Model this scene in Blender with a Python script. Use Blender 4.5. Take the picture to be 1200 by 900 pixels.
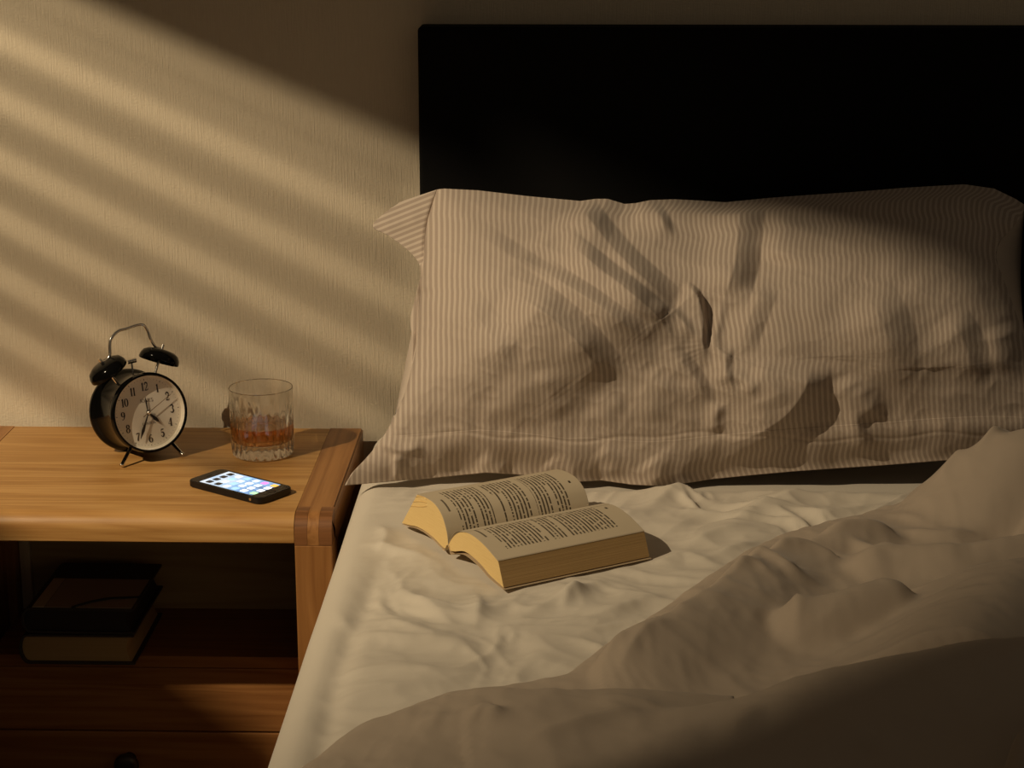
import bpy, bmesh, math, random
import numpy as np
from math import sin, cos, pi, radians, sqrt, atan2
from mathutils import Vector, Matrix

for o in list(bpy.data.objects):
    bpy.data.objects.remove(o)
S = bpy.context.scene
COL = S.collection
random.seed(7)

# ------------------------------------------------------------------ camera
FPX = 2209.0
PITCH, YAW = radians(15.0), radians(1.43)
CAM = np.array([0.0, -2.47, 1.27])
cd = bpy.data.cameras.new('camera')
cd.sensor_width = 36.0
cd.lens = 36.0 * FPX / 1200.0
cd.clip_start = 0.05
cam = bpy.data.objects.new('camera', cd)
cam.location = CAM
cam.rotation_euler = (pi / 2 - PITCH, 0, YAW)
COL.objects.link(cam)
S.camera = cam
CF = np.array([-sin(YAW) * cos(PITCH), cos(YAW) * cos(PITCH), -sin(PITCH)])
CR = np.array([cos(YAW), sin(YAW), 0.0])
CU = np.cross(CR, CF)


def ray(x, y):
    x = np.asarray(x, float)[..., None]
    y = np.asarray(y, float)[..., None]
    return CF + CR * (x - 600) / FPX - CU * (y - 450) / FPX


def at_z(x, y, z):
    d = ray(x, y)
    return CAM + d * ((np.asarray(z, float)[..., None] - CAM[2]) / d[..., 2:3])


def at_y(x, y, Y):
    d = ray(x, y)
    return CAM + d * ((np.asarray(Y, float)[..., None] - CAM[1]) / d[..., 1:2])


# ------------------------------------------------------------------ world, light, exposure
W = bpy.data.worlds.new('room_ambient')
S.world = W
W.use_nodes = True
bg = W.node_tree.nodes['Background']
bg.inputs['Color'].default_value = (1.0, 0.80, 0.57, 1)
bg.inputs['Strength'].default_value = 0.060

LAMP = Vector((-1.853, -1.777, 2.500))        # warm lamp outside the blind
ld = bpy.data.lights.new('street_lamp_light', 'SPOT')
ld.energy = 290.0
ld.color = (1.0, 0.80, 0.525)
ld.shadow_soft_size = 0.0110
ld.spot_size = radians(68)
ld.spot_blend = 1.0
lo = bpy.data.objects.new('street_lamp_light', ld)
lo.location = LAMP
lo.rotation_euler = Vector((1.05, 1.65, -1.66)).to_track_quat('-Z', 'Y').to_euler()
COL.objects.link(lo)

S.view_settings.view_transform = 'Standard'
S.view_settings.look = 'None'
S.view_settings.gamma = 1.0
S.view_settings.use_curve_mapping = False
S.view_settings.exposure = 0.0


# ------------------------------------------------------------------ helpers
def tag(o, label=None, cat=None, group=None, kind=None):
    if label: o['label'] = label
    if cat: o['category'] = cat
    if group: o['group'] = group
    if kind: o['kind'] = kind
    return o


def empty(name, loc=(0, 0, 0), rot=(0, 0, 0)):
    o = bpy.data.objects.new(name, None)
    o.empty_display_size = 0.02
    o.location = loc
    o.rotation_euler = rot
    COL.objects.link(o)
    return o


def link_mesh(name, me, mat, parent=None, smooth=False):
    if mat is not None and not isinstance(mat, (list, tuple)):
        mat = [mat]
    for m in (mat or []):
        me.materials.append(m)
    o = bpy.data.objects.new(name, me)
    COL.objects.link(o)
    if parent is not None:
        o.parent = parent
    if smooth:
        me.polygons.foreach_set('use_smooth', [True] * len(me.polygons))
        me.update()
    return o


def bm_obj(name, bm, mat, parent=None, smooth=False, loc=None, rot=None):
    bmesh.ops.recalc_face_normals(bm, faces=bm.faces)
    me = bpy.data.meshes.new(name)
    bm.to_mesh(me)
    bm.free()
    o = link_mesh(name, me, mat, parent, smooth)
    if loc is not None: o.location = loc
    if rot is not None: o.rotation_euler = rot
    return o


def add_box(bm, lo_, hi_, bev=0.0, seg=2, M=None):
    r = bmesh.ops.create_cube(bm, size=1.0)
    vs = r['verts']
    for v in vs:
        v.co = Vector((lo_[i] + (v.co[i] + 0.5) * (hi_[i] - lo_[i]) for i in range(3)))
    if bev > 0:
        es = list({e for v in vs for e in v.link_edges})
        rb = bmesh.ops.bevel(bm, geom=es, offset=bev, segments=seg, affect='EDGES', profile=0.5)
        vs = list({v for f in rb['faces'] for v in f.verts} | {v for v in vs if v.is_valid})
    if M is not None:
        for v in vs:
            v.co = M @ v.co
    return vs


def box(name, lo_, hi_, mat, parent=None, bev=0.0, seg=2, M=None):
    bm = bmesh.new()
    add_box(bm, lo_, hi_, bev, seg, M)
    return bm_obj(name, bm, mat, parent, smooth=False)


def autosmooth(o, ang=40):
    me = o.data
    me.polygons.foreach_set('use_smooth', [True] * len(me.polygons))
    bm = bmesh.new()
    bm.from_mesh(me)
    a = radians(ang)
    for e in bm.edges:
        e.smooth = not (len(e.link_faces) == 2 and e.calc_face_angle() > a)
    bm.to_mesh(me)
    bm.free()
    return o


def lathe(bm, prof, n=48, fn=None, closed_ends=True, M=None):
    """prof: (r,z) list. fn(theta,k)->radius multiplier"""
    rings = []
    for k, (r, z) in enumerate(prof):
        if r < 1e-7:
            rings.append([bm.verts.new((0, 0, z))])
            continue
        ring = []
        for i in range(n):
            t = 2 * pi * i / n
            rr = r * (fn(t, k) if fn else 1)
            ring.append(bm.verts.new((rr * cos(t), rr * sin(t), z)))
        rings.append(ring)
    for a, b in zip(rings[:-1], rings[1:]):
        if len(a) == 1 and len(b) == 1: continue
        for i in range(n):
            j = (i + 1) % n
            if len(a) == 1: bm.faces.new((a[0], b[i], b[j]))
            elif len(b) == 1: bm.faces.new((a[i], a[j], b[0]))
            else: bm.faces.new((a[i], a[j], b[j], b[i]))
    if M is not None:
        for rg in rings:
            for v in rg: v.co = M @ v.co
    return rings


def tube(bm, pts, rad, n=10, cap=True):
    pts = [Vector(p) for p in pts]
    rs = rad if isinstance(rad, (list, tuple)) else [rad] * len(pts)
    t0 = (pts[1] - pts[0]).normalized()
    nrm = t0.orthogonal().normalized()
    rings = []
    for i, p in enumerate(pts):
        t = (pts[min(i + 1, len(pts) - 1)] - pts[max(i - 1, 0)]).normalized()
        nrm = (nrm - t * nrm.dot(t)).normalized()
        b = t.cross(nrm)
        rings.append([bm.verts.new(p + (nrm * cos(2 * pi * k / n) + b * sin(2 * pi * k / n)) * rs[i]) for k in range(n)])
    for a, b in zip(rings[:-1], rings[1:]):
        for k in range(n):
            bm.faces.new((a[k], a[(k + 1) % n], b[(k + 1) % n], b[k]))
    if cap:
        bm.faces.new(rings[0][::-1])
        bm.faces.new(rings[-1])


def extrude_poly(bm, pts, axis, a, b):
    """pts in the plane normal to axis; axis 0: (y,z), 1: (x,z), 2: (x,y)"""
    def mk(p, h):
        if axis == 0: return (h, p[0], p[1])
        if axis == 1: return (p[0], h, p[1])
        return (p[0], p[1], h)
    A = [bm.verts.new(mk(p, a)) for p in pts]
    B = [bm.verts.new(mk(p, b)) for p in pts]
    n = len(pts)
    bm.faces.new(A)
    bm.faces.new(B[::-1])
    for i in range(n):
        bm.faces.new((A[i], B[i], B[(i + 1) % n], A[(i + 1) % n]))


def spline(pts, t, cyc=False):
    """Catmull-Rom through pts (k,d), parameter t in 0..1 (numpy)"""
    P = np.asarray(pts, float)
    n = len(P)
    x = np.clip(np.asarray(t, float), 0, 1) * (n - 1)
    i = np.minimum(x.astype(int), n - 2)
    f = (x - i)[..., None]
    p0 = P[np.maximum(i - 1, 0)]
    p1 = P[i]
    p2 = P[i + 1]
    p3 = P[np.minimum(i + 2, n - 1)]
    return 0.5 * ((2 * p1) + (-p0 + p2) * f + (2 * p0 - 5 * p1 + 4 * p2 - p3) * f ** 2 + (-p0 + 3 * p1 - 3 * p2 + p3) * f ** 3)


def pinterp(x, xs, ys):
    """smooth monotone-ish interpolation"""
    xs = np.asarray(xs, float)
    ys = np.asarray(ys, float)
    m = np.gradient(ys, xs)
    x = np.clip(x, xs[0], xs[-1])
    i = np.clip(np.searchsorted(xs, x) - 1, 0, len(xs) - 2)
    h = xs[i + 1] - xs[i]
    t = (x - xs[i]) / h
    return ((2 * t ** 3 - 3 * t ** 2 + 1) * ys[i] + (t ** 3 - 2 * t ** 2 + t) * h * m[i]
            + (-2 * t ** 3 + 3 * t ** 2) * ys[i + 1] + (t ** 3 - t ** 2) * h * m[i + 1])


def sstep(a, b, x):
    t = np.clip((x - a) / (b - a), 0, 1)
    return t * t * (3 - 2 * t)


def poly_dist(X, Y, P):
    """distance, sign, param (0..1), interpolated third column, to polyline P (k,2 or 3)"""
    P = np.asarray(P, float)
    best = np.full(X.shape, 1e9)
    sg = np.zeros(X.shape)
    par = np.zeros(X.shape)
    hh = np.zeros(X.shape)
    L = np.concatenate([[0], np.cumsum(np.hypot(*(P[1:, :2] - P[:-1, :2]).T))])
    for k in range(len(P) - 1):
        ax, ay = P[k, :2]
        dx, dy = P[k + 1, :2] - P[k, :2]
        l2 = dx * dx + dy * dy + 1e-12
        t = np.clip(((X - ax) * dx + (Y - ay) * dy) / l2, 0, 1)
        ex, ey = X - ax - t * dx, Y - ay - t * dy
        d = np.hypot(ex, ey)
        c = dx * (Y - ay) - dy * (X - ax)
        m = d < best
        best = np.where(m, d, best)
        sg = np.where(m, np.sign(c), sg)
        par = np.where(m, (L[k] + t * (L[k + 1] - L[k])) / L[-1], par)
        if P.shape[1] > 2:
            hh = np.where(m, P[k, 2] + t * (P[k + 1, 2] - P[k, 2]), hh)
    return best, sg, par, hh


def densify(P, n=24):
    return spline(P, np.linspace(0, 1, n))


def ridge(X, Y, P, wpos, wneg, taper=0.25, pw=2.0):
    """asymmetric bump along a polyline; wpos where the cross product is positive"""
    d, sg, par, hh = poly_dist(X, Y, densify(P, max(8, 6 * len(P))))
    # blend the two widths smoothly through the crest
    w = np.where(sg > 0, wpos, wneg)
    prof = np.exp(-(d / w) ** pw)
    tp = np.clip(np.minimum(par, 1 - par) / max(taper, 1e-3), 0, 1)
    tp = tp * tp * (3 - 2 * tp)
    return prof * tp, hh


def vnoise(X, Y, seed=0):
    """smooth value noise in numpy"""
    rs = np.random.RandomState(seed)
    T = rs.rand(256, 256) * 2 - 1
    xi = np.floor(X).astype(int)
    yi = np.floor(Y).astype(int)
    fx = X - xi
    fy = Y - yi
    fx = fx * fx * fx * (fx * (fx * 6 - 15) + 10)
    fy = fy * fy * fy * (fy * (fy * 6 - 15) + 10)
    g = lambda a, b: T[a % 256, b % 256]
    return (g(xi, yi) * (1 - fx) + g(xi + 1, yi) * fx) * (1 - fy) + (g(xi, yi + 1) * (1 - fx) + g(xi + 1, yi + 1) * fx) * fy


def crease_noise(X, Y, seed=0):
    """ridged noise: soft creases like crumpled cotton"""
    a = 1 - np.abs(vnoise(X, Y, seed)) * 2
    b = 1 - np.abs(vnoise(X * 1.9 + 5.1, Y * 1.9 + 2.7, seed + 1)) * 2
    return a * 0.65 + b * 0.35


def grid_mesh(name, V, uv=None, mat=None, parent=None, keep=None, smooth=True, extra=None):
    """V (n,m,3) -> one mesh; keep: boolean per quad"""
    n, m = V.shape[:2]
    idx = np.arange(n * m).reshape(n, m)
    q = np.stack([idx[:-1, :-1], idx[1:, :-1], idx[1:, 1:], idx[:-1, 1:]], -1)
    if keep is not None:
        q = q[keep]
    q = q.reshape(-1, 4)
    verts = V.reshape(-1, 3)
    UV = uv.reshape(-1, 2) if uv is not None else None
    if extra is not None:
        q2, v2, uv2 = extra
        q = np.concatenate([q, q2 + len(verts)])
        verts = np.concatenate([verts, v2])
        if UV is not None: UV = np.concatenate([UV, uv2])
    used = np.unique(q)
    remap = -np.ones(len(verts), int)
    remap[used] = np.arange(len(used))
    q = remap[q]
    verts = verts[used]
    me = bpy.data.meshes.new(name)
    me.vertices.add(len(verts))
    me.vertices.foreach_set('co', verts.astype(np.float32).ravel())
    me.loops.add(q.size)
    me.loops.foreach_set('vertex_index', q.astype(np.int32).ravel())
    me.polygons.add(len(q))
    me.polygons.foreach_set('loop_start', np.arange(0, q.size, 4, dtype=np.int32))
    me.polygons.foreach_set('loop_total', np.full(len(q), 4, dtype=np.int32))
    if UV is not None:
        UV = UV[used]
        l = me.uv_layers.new(name='UVMap')
        l.data.foreach_set('uv', UV[q.ravel()].astype(np.float32).ravel())
    me.update(calc_edges=True)
    me.validate()
    return link_mesh(name, me, mat, parent, smooth)


# ------------------------------------------------------------------ materials
class NT:
    def __init__(self, name):
        self.m = bpy.data.materials.new(name)
        self.m.use_nodes = True
        self.t = self.m.node_tree
        self.b = self.t.nodes['Principled BSDF']
        self.out = self.t.nodes['Material Output']

    def n(self, typ, **kw):
        nd = self.t.nodes.new(typ)
        for k, v in kw.items():
            if hasattr(nd, k) and k not in ('inputs',):
                setattr(nd, k, v)
        return nd

    def l(self, a, b):
        self.t.links.new(a, b)

    def math(self, op, a, b=None, c=None):
        nd = self.n('ShaderNodeMath', operation=op)
        for i, v in enumerate((a, b, c)):
            if v is None: continue
            if isinstance(v, (int, float)): nd.inputs[i].default_value = v
            else: self.l(v, nd.inputs[i])
        return nd.outputs[0]

    def mix(self, fac, a, b, blend='MIX'):
        nd = self.n('ShaderNodeMix', data_type='RGBA', blend_type=blend)
        for s, v in ((nd.inputs[0], fac), (nd.inputs[6], a), (nd.inputs[7], b)):
            if isinstance(v, (int, float)): s.default_value = v
            elif isinstance(v, tuple): s.default_value = (*v[:3], 1)
            else: self.l(v, s)
        return nd.outputs[2]

    def ramp(self, fac, stops, interp='LINEAR'):
        nd = self.n('ShaderNodeValToRGB')
        cr = nd.color_ramp
        cr.interpolation = interp
        while len(cr.elements) < len(stops): cr.elements.new(0.5)
        for e, (p, c) in zip(cr.elements, stops):
            e.position = p
            e.color = (*c, 1) if len(c) == 3 else c
        self.l(fac, nd.inputs[0])
        return nd.outputs[0]

    def noise(self, vec, scale, detail=3, rough=0.5, dist=0.0):
        nd = self.n('ShaderNodeTexNoise')
        nd.inputs['Scale'].default_value = scale
        nd.inputs['Detail'].default_value = detail
        nd.inputs['Roughness'].default_value = rough
        nd.inputs['Distortion'].default_value = dist
        if vec is not None: self.l(vec, nd.inputs['Vector'])
        return nd.outputs[0]

    def mapping(self, vec, scale=(1, 1, 1), loc=(0, 0, 0), rot=(0, 0, 0)):
        nd = self.n('ShaderNodeMapping')
        nd.inputs['Scale'].default_value = scale
        nd.inputs['Location'].default_value = loc
        nd.inputs['Rotation'].default_value = rot
        self.l(vec, nd.inputs[0])
        return nd.outputs[0]

    def coord(self, which='Object'):
        return self.n('ShaderNodeTexCoord').outputs[which]

    def bump(self, h, dist=0.001, strength=1.0):
        nd = self.n('ShaderNodeBump')
        nd.inputs['Distance'].default_value = dist
        nd.inputs['Strength'].default_value = strength
        self.l(h, nd.inputs['Height'])
        self.l(nd.outputs[0], self.b.inputs['Normal'])

    def col(self, c):
        if isinstance(c, tuple): self.b.inputs['Base Color'].default_value = (*c[:3], 1)
        else: self.l(c, self.b.inputs['Base Color'])
        return self

    def set(self, **kw):
        for k, v in kw.items():
            self.b.inputs[k.replace('_', ' ')].default_value = v
        return self


def plain(name, c, rough=0.5, metal=0.0, spec=0.5, coat=0.0):
    m = NT(name)
    m.col(c).set(Roughness=rough, Metallic=metal)
    m.b.inputs['Specular IOR Level'].default_value = spec
    m.b.inputs['Coat Weight'].default_value = coat
    return m.m


def wood(name, axis, c0, c1, c2, rough=0.42, scale=1.0, seed=0.0):
    m = NT(name)
    co = m.coord('Object')
    sc = [9.0, 9.0, 9.0]
    sc[axis] = 0.55
    v = m.mapping(co, tuple(s * scale for s in sc), (seed, seed * 1.7, seed * 0.6))
    warp = m.noise(v, 1.4, 3, 0.55, 0.6)
    rings = m.math('FRACT', m.math('MULTIPLY', warp, 9.0))
    rings = m.math('ABSOLUTE', m.math('SUBTRACT', rings, 0.5))
    sf = [140.0, 140.0, 140.0]
    sf[axis] = 4.0
    fine = m.noise(m.mapping(co, tuple(s * scale for s in sf)), 1.0, 4, 0.65)
    f = m.math('ADD', m.math('MULTIPLY', rings, 0.75), m.math('MULTIPLY', fine, 0.80))
    c = m.ramp(f, [(0.26, c0), (0.52, c1), (0.80, c2)])
    big = m.noise(co, 5.0, 2)
    c = m.mix(m.math('MULTIPLY', big, 0.35), c, c0)
    m.col(c).set(Roughness=rough)
    m.b.inputs['Specular IOR Level'].default_value = 0.35
    m.bump(fine, 0.0004, 0.6)
    return m.m


def cotton(name, c0, c1, bump=0.0003):
    m = NT(name)
    co = m.coord('Object')
    n1 = m.noise(co, 6.0, 3)
    w = m.noise(m.mapping(co, (1, 1, 1)), 900.0, 2)
    n2 = m.noise(m.mapping(co, (1.0, 1.0, 1.0)), 75.0, 4, 0.6)
    m.col(m.mix(n1, c0, c1)).set(Roughness=0.85)
    m.b.inputs['Specular IOR Level'].default_value = 0.2
    m.b.inputs['Sheen Weight'].default_value = 0.15
    m.b.inputs['Sheen Roughness'].default_value = 0.5
    m.bump(m.math('ADD', m.math('MULTIPLY', w, 0.4), m.math('MULTIPLY', n2, 1.2)), bump, 0.7)
    return m.m


MAT = {}
# wallpaper: cream vinyl with fine vertical threads
m = NT('textured_wallpaper')
co = m.coord('Object')
thr = m.noise(m.mapping(co, (520, 520, 26)), 1.0, 3, 0.6)
thr2 = m.noise(m.mapping(co, (160, 160, 420)), 1.0, 2, 0.5)
h = m.math('ADD', thr, m.math('MULTIPLY', thr2, 0.45))
m.col(m.mix(m.math('MULTIPLY', thr, 0.6), (0.66, 0.56, 0.42), (0.80, 0.71, 0.55))).set(Roughness=0.75)
m.b.inputs['Specular IOR Level'].default_value = 0.2
m.bump(h, 0.0020, 0.6)
MAT['wall'] = m.m

m = NT('brown_carpet')
n1 = m.noise(m.coord('Object'), 220, 4)
m.col(m.mix(n1, (0.07, 0.05, 0.035), (0.12, 0.09, 0.06))).set(Roughness=0.95)
m.bump(n1, 0.004)
MAT['floor'] = m.m

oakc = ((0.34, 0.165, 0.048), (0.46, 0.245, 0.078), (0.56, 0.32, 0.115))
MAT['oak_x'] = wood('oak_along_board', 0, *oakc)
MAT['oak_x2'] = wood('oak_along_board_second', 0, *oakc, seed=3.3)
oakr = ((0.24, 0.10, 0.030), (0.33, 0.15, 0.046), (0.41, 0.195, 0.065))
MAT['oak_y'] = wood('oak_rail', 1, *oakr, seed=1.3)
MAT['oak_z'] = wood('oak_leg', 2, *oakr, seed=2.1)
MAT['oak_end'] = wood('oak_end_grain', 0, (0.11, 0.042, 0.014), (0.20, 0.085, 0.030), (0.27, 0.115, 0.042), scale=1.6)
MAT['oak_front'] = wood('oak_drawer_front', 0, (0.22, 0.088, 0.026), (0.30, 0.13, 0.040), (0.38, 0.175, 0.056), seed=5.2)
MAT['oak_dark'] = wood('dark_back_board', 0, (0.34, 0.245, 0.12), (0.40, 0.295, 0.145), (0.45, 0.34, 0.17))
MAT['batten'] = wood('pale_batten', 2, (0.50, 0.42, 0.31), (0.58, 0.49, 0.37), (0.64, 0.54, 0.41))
MAT['knob'] = plain('dark_knob', (0.025, 0.014, 0.008), 0.4)

m = NT('black_fabric_board')
n1 = m.noise(m.coord('Object'), 700, 2)
m.col((0.0055, 0.0052, 0.005)).set(Roughness=0.9)
m.b.inputs['Specular IOR Level'].default_value = 0.1
m.bump(n1, 0.0004)
MAT['headboard'] = m.m

MAT['sheet'] = cotton('cream_cotton_sheet', (0.60, 0.54, 0.455), (0.655, 0.595, 0.50))
MAT['duvet'] = cotton('beige_cotton_duvet', (0.40, 0.325, 0.255), (0.45, 0.37, 0.29))
MAT['mattress'] = cotton('white_ticking', (0.6, 0.55, 0.48), (0.65, 0.6, 0.52))

# pinstripe cotton: stripes run along v, UV x in metres
m = NT('pinstripe_cotton')
uv = m.coord('UV')
sx = m.n('ShaderNodeSeparateXYZ')
m.l(uv, sx.inputs[0])
fr = m.math('FRACT', m.math('MULTIPLY', sx.outputs[0], 1 / 0.0070))
st = m.ramp(fr, [(0.0, (1, 1, 1)), (0.06, (0, 0, 0)), (0.44, (0, 0, 0)), (0.52, (1, 1, 1)), (1.0, (1, 1, 1))])
thread = m.noise(m.mapping(uv, (2600, 350, 1)), 1.0, 2)
st2 = m.math('MULTIPLY', st, m.math('ADD', 0.75, m.math('MULTIPLY', thread, 0.4)))
m.col(m.mix(st2, (0.52, 0.435, 0.36), (0.36, 0.288, 0.237))).set(Roughness=0.85)
m.b.inputs['Specular IOR Level'].default_value = 0.2
m.b.inputs['Sheen Weight'].default_value = 0.1
nn = m.noise(m.coord('Object'), 80, 4, 0.6)
m.bump(m.math('ADD', m.math('MULTIPLY', thread, 0.2), nn), 0.0004, 0.6)
MAT['pinstripe'] = m.m

MAT['black_enamel'] = plain('black_enamel', (0.004, 0.0038, 0.0035), 0.10, 0, 0.14, 0.0)
MAT['chrome'] = plain('chrome', (0.80, 0.76, 0.70), 0.2, 1.0)
MAT['dial'] = plain('ivory_dial', (0.88, 0.81, 0.69), 0.6)
MAT['ink'] = plain('black_ink', (0.035, 0.022, 0.014), 0.6)
MAT['ink_soft'] = plain('brown_black_ink', (0.10, 0.07, 0.05), 0.6)
MAT['hand'] = plain('blackened_hand', (0.03, 0.02, 0.014), 0.35, 0.4)
MAT['sweep'] = plain('brass_sweep', (0.22, 0.12, 0.05), 0.35, 0.6)


def thin_glass(name, fac=0.06):
    m = NT(name)
    tr = m.n('ShaderNodeBsdfTransparent')
    gl = m.n('ShaderNodeBsdfGlossy')
    gl.inputs['Roughness'].default_value = 0.03
    lw = m.n('ShaderNodeLayerWeight')
    fz = m.n('ShaderNodeMath', operation='MULTIPLY_ADD')
    p5 = m.math('POWER', lw.outputs['Facing'], 5.0)
    m.l(p5, fz.inputs[0])
    fz.inputs[1].default_value = 0.7
    fz.inputs[2].default_value = 0.04
    mx = m.n('ShaderNodeMixShader')
    m.l(fz.outputs[0], mx.inputs[0])
    m.l(tr.outputs[0], mx.inputs[1])
    m.l(gl.outputs[0], mx.inputs[2])
    m.l(mx.outputs[0], m.out.inputs[0])
    return m.m


MAT['clock_glass'] = thin_glass('clock_glass')


def glass_mat(name, col, ior, trans=0.0):
    m = NT(name)
    g = m.n('ShaderNodeBsdfGlass')
    g.inputs['Color'].default_value = (*col, 1)
    g.inputs['IOR'].default_value = ior
    g.inputs['Roughness'].default_value = 0.0
    if trans > 0:
        tr = m.n('ShaderNodeBsdfTransparent')
        tr.inputs[0].default_value = (*col, 1)
        mx = m.n('ShaderNodeMixShader')
        mx.inputs[0].default_value = trans
        m.l(g.outputs[0], mx.inputs[1])
        m.l(tr.outputs[0], mx.inputs[2])
        m.l(mx.outputs[0], m.out.inputs[0])
    else:
        m.l(g.outputs[0], m.out.inputs[0])
    return m


MAT['crystal'] = glass_mat('cut_crystal', (1.0, 0.99, 0.975), 1.5, 0.13).m
gm = glass_mat('whiskey', (1.0, 0.92, 0.78), 1.36, 0.1)
va = gm.n('ShaderNodeVolumeAbsorption')
va.inputs['Color'].default_value = (0.88, 0.58, 0.22, 1)
va.inputs['Density'].default_value = 36.0
gm.l(va.outputs[0], gm.out.inputs['Volume'])
MAT['whiskey'] = gm.m

MAT['phone_body'] = plain('black_anodised_metal', (0.012, 0.011, 0.011), 0.35, 0.3)
MAT['phone_glass'] = plain('black_phone_glass', (0.006, 0.006, 0.007), 0.10)


def emit(name, c, s):
    m = NT(name)
    m.col(c).set(Roughness=0.2)
    m.b.inputs['Emission Color'].default_value = (*c, 1)
    m.b.inputs['Emission Strength'].default_value = s
    return m.m


# paper
m = NT('aged_page_edges')
co = m.coord('Object')
ln = m.noise(m.mapping(co, (3, 40, 1500)), 1.0, 3, 0.6)
m.col(m.mix(ln, (0.70, 0.49, 0.20), (0.86, 0.65, 0.31))).set(Roughness=0.9)
m.b.inputs['Specular IOR Level'].default_value = 0.1
m.bump(ln, 0.0006, 0.5)
MAT['edges'] = m.m


m = NT('shaded_fore_edge')  # page edges turned from the lamp: their shade is put into a darker brown
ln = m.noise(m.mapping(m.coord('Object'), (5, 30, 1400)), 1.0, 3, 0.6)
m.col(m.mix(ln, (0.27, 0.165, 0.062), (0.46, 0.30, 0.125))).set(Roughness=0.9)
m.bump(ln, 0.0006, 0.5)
MAT['fore_edge_shade'] = m.m


def text_page(name, rows, top, bottom, left, right, seed, blanks):
    """printed page: UV x runs down the page (row to row), UV y runs along each line"""
    m = NT(name)
    s = m.n('ShaderNodeSeparateXYZ')
    m.l(m.coord('UV'), s.inputs[0])
    u, v = s.outputs[0], s.outputs[1]
    rr = m.math('MULTIPLY', u, rows)
    rid = m.math('FLOOR', rr)
    fr = m.math('FRACT', rr)
    wn = m.n('ShaderNodeTexWhiteNoise', noise_dimensions='1D')
    m.l(m.math('ADD', rid, seed), wn.inputs['W'])
    short = m.math('LESS_THAN', wn.outputs[0], 0.14)
    end = m.math('SUBTRACT', right, m.math('MULTIPLY', short, 0.42))
    cmb = m.n('ShaderNodeCombineXYZ')
    m.l(m.math('MULTIPLY', v, 42.0), cmb.inputs[0])
    m.l(m.math('MULTIPLY', rid, 7.37), cmb.inputs[1])
    words = m.noise(cmb.outputs[0], 1.0, 1, 0.5)
    word = m.math('GREATER_THAN', words, 0.40)
    cmb2 = m.n('ShaderNodeCombineXYZ')
    m.l(m.math('MULTIPLY', v, 190.0), cmb2.inputs[0])
    m.l(m.math('MULTIPLY', rr, 3.1), cmb2.inputs[1])
    letters = m.math('ADD', 0.55, m.math('MULTIPLY', m.noise(cmb2.outputs[0], 1.0, 1), 0.75))
    k = m.math('MULTIPLY', m.math('GREATER_THAN', fr, 0.30), m.math('LESS_THAN', fr, 0.74))
    for a in (m.math('GREATER_THAN', v, left), m.math('LESS_THAN', v, end),
              m.math('GREATER_THAN', u, top), m.math('LESS_THAN', u, bottom), word):
        k = m.math('MULTIPLY', k, a)
    for (b0, b1) in blanks:
        inb = m.math('MULTIPLY', m.math('GREATER_THAN', u, b0), m.math('LESS_THAN', u, b1))
        k = m.math('MULTIPLY', k, m.math('SUBTRACT', 1.0, inb))
    # running head and page number
    head = m.math('MULTIPLY', m.math('GREATER_THAN', u, 0.055), m.math('LESS_THAN', u, 0.068))
    head = m.math('MULTIPLY', head, m.math('MULTIPLY', m.math('GREATER_THAN', v, 0.38), m.math('LESS_THAN', v, 0.62)))
    num = m.math('MULTIPLY', m.math('GREATER_THAN', u, 0.925), m.math('LESS_THAN', u, 0.940))
    num = m.math('MULTIPLY', num, m.math('MULTIPLY', m.math('GREATER_THAN', v, 0.48), m.math('LESS_THAN', v, 0.525)))
    k = m.math('MINIMUM', m.math('ADD', m.math('MULTIPLY', k, letters), m.math('ADD', m.math('MULTIPLY', head, 0.8), num)), 1.0)
    tint = m.noise(m.coord('Object'), 25, 2)
    paper = m.mix(tint, (0.50, 0.42, 0.30), (0.56, 0.47, 0.34))
    m.col(m.mix(k, paper, (0.045, 0.033, 0.022))).set(Roughness=0.85)
    m.b.inputs['Specular IOR Level'].default_value = 0.15
    return m.m


MAT['page_back'] = text_page('printed_page_chapter', 40, 0.11, 0.88, 0.14, 0.90, 3.0, [(0.34, 0.375), (0.60, 0.64)])
MAT['page_front'] = text_page('printed_page', 40, 0.11, 0.88, 0.10, 0.86, 17.0, [])
MAT['leaf'] = plain('plain_leaf', (0.53, 0.445, 0.32), 0.85)
MAT['paper_cover'] = plain('card_cover', (0.50, 0.38, 0.24), 0.6)
MAT['cover_inside'] = plain('red_card', (0.22, 0.05, 0.03), 0.6)

m = NT('black_cloth_cover')
n1 = m.noise(m.coord('Object'), 500, 2)
m.col((0.035, 0.027, 0.024)).set(Roughness=0.6)
m.bump(n1, 0.0003)
MAT['bookcloth'] = m.m
MAT['dark_jacket'] = plain('brown_grey_jacket', (0.40, 0.31, 0.235), 0.5)
MAT['jacket_band'] = plain('pale_spine_band', (0.58, 0.47, 0.34), 0.5)
MAT['black_pages'] = plain('black_page_edges', (0.018, 0.012, 0.012), 0.7)
MAT['ribbon'] = plain('black_elastic', (0.012, 0.009, 0.008), 0.7)
m = NT('old_page_edges')
ln = m.noise(m.mapping(m.coord('Object'), (4, 4, 900)), 1.0, 3)
m.col(m.mix(ln, (0.30, 0.20, 0.09), (0.42, 0.29, 0.14))).set(Roughness=0.9)
MAT['old_edges'] = m.m
MAT['blind'] = plain('white_slat', (0.7, 0.66, 0.6), 0.5)
MAT['frame_white'] = plain('white_frame', (0.7, 0.67, 0.6), 0.5)

# ------------------------------------------------------------------ room
w = box('wall_back', (-3.1, 0, 0), (2.2, 0.12, 2.9), MAT['wall'])
tag(w, kind='structure', label='cream textured wallpaper wall behind the bed', cat='wall')
f = box('floor', (-3.1, -2.9, -0.05), (2.2, 0.12, 0), MAT['floor'])
tag(f, kind='structure', label='brown carpet floor under the bed and table', cat='floor')

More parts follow.
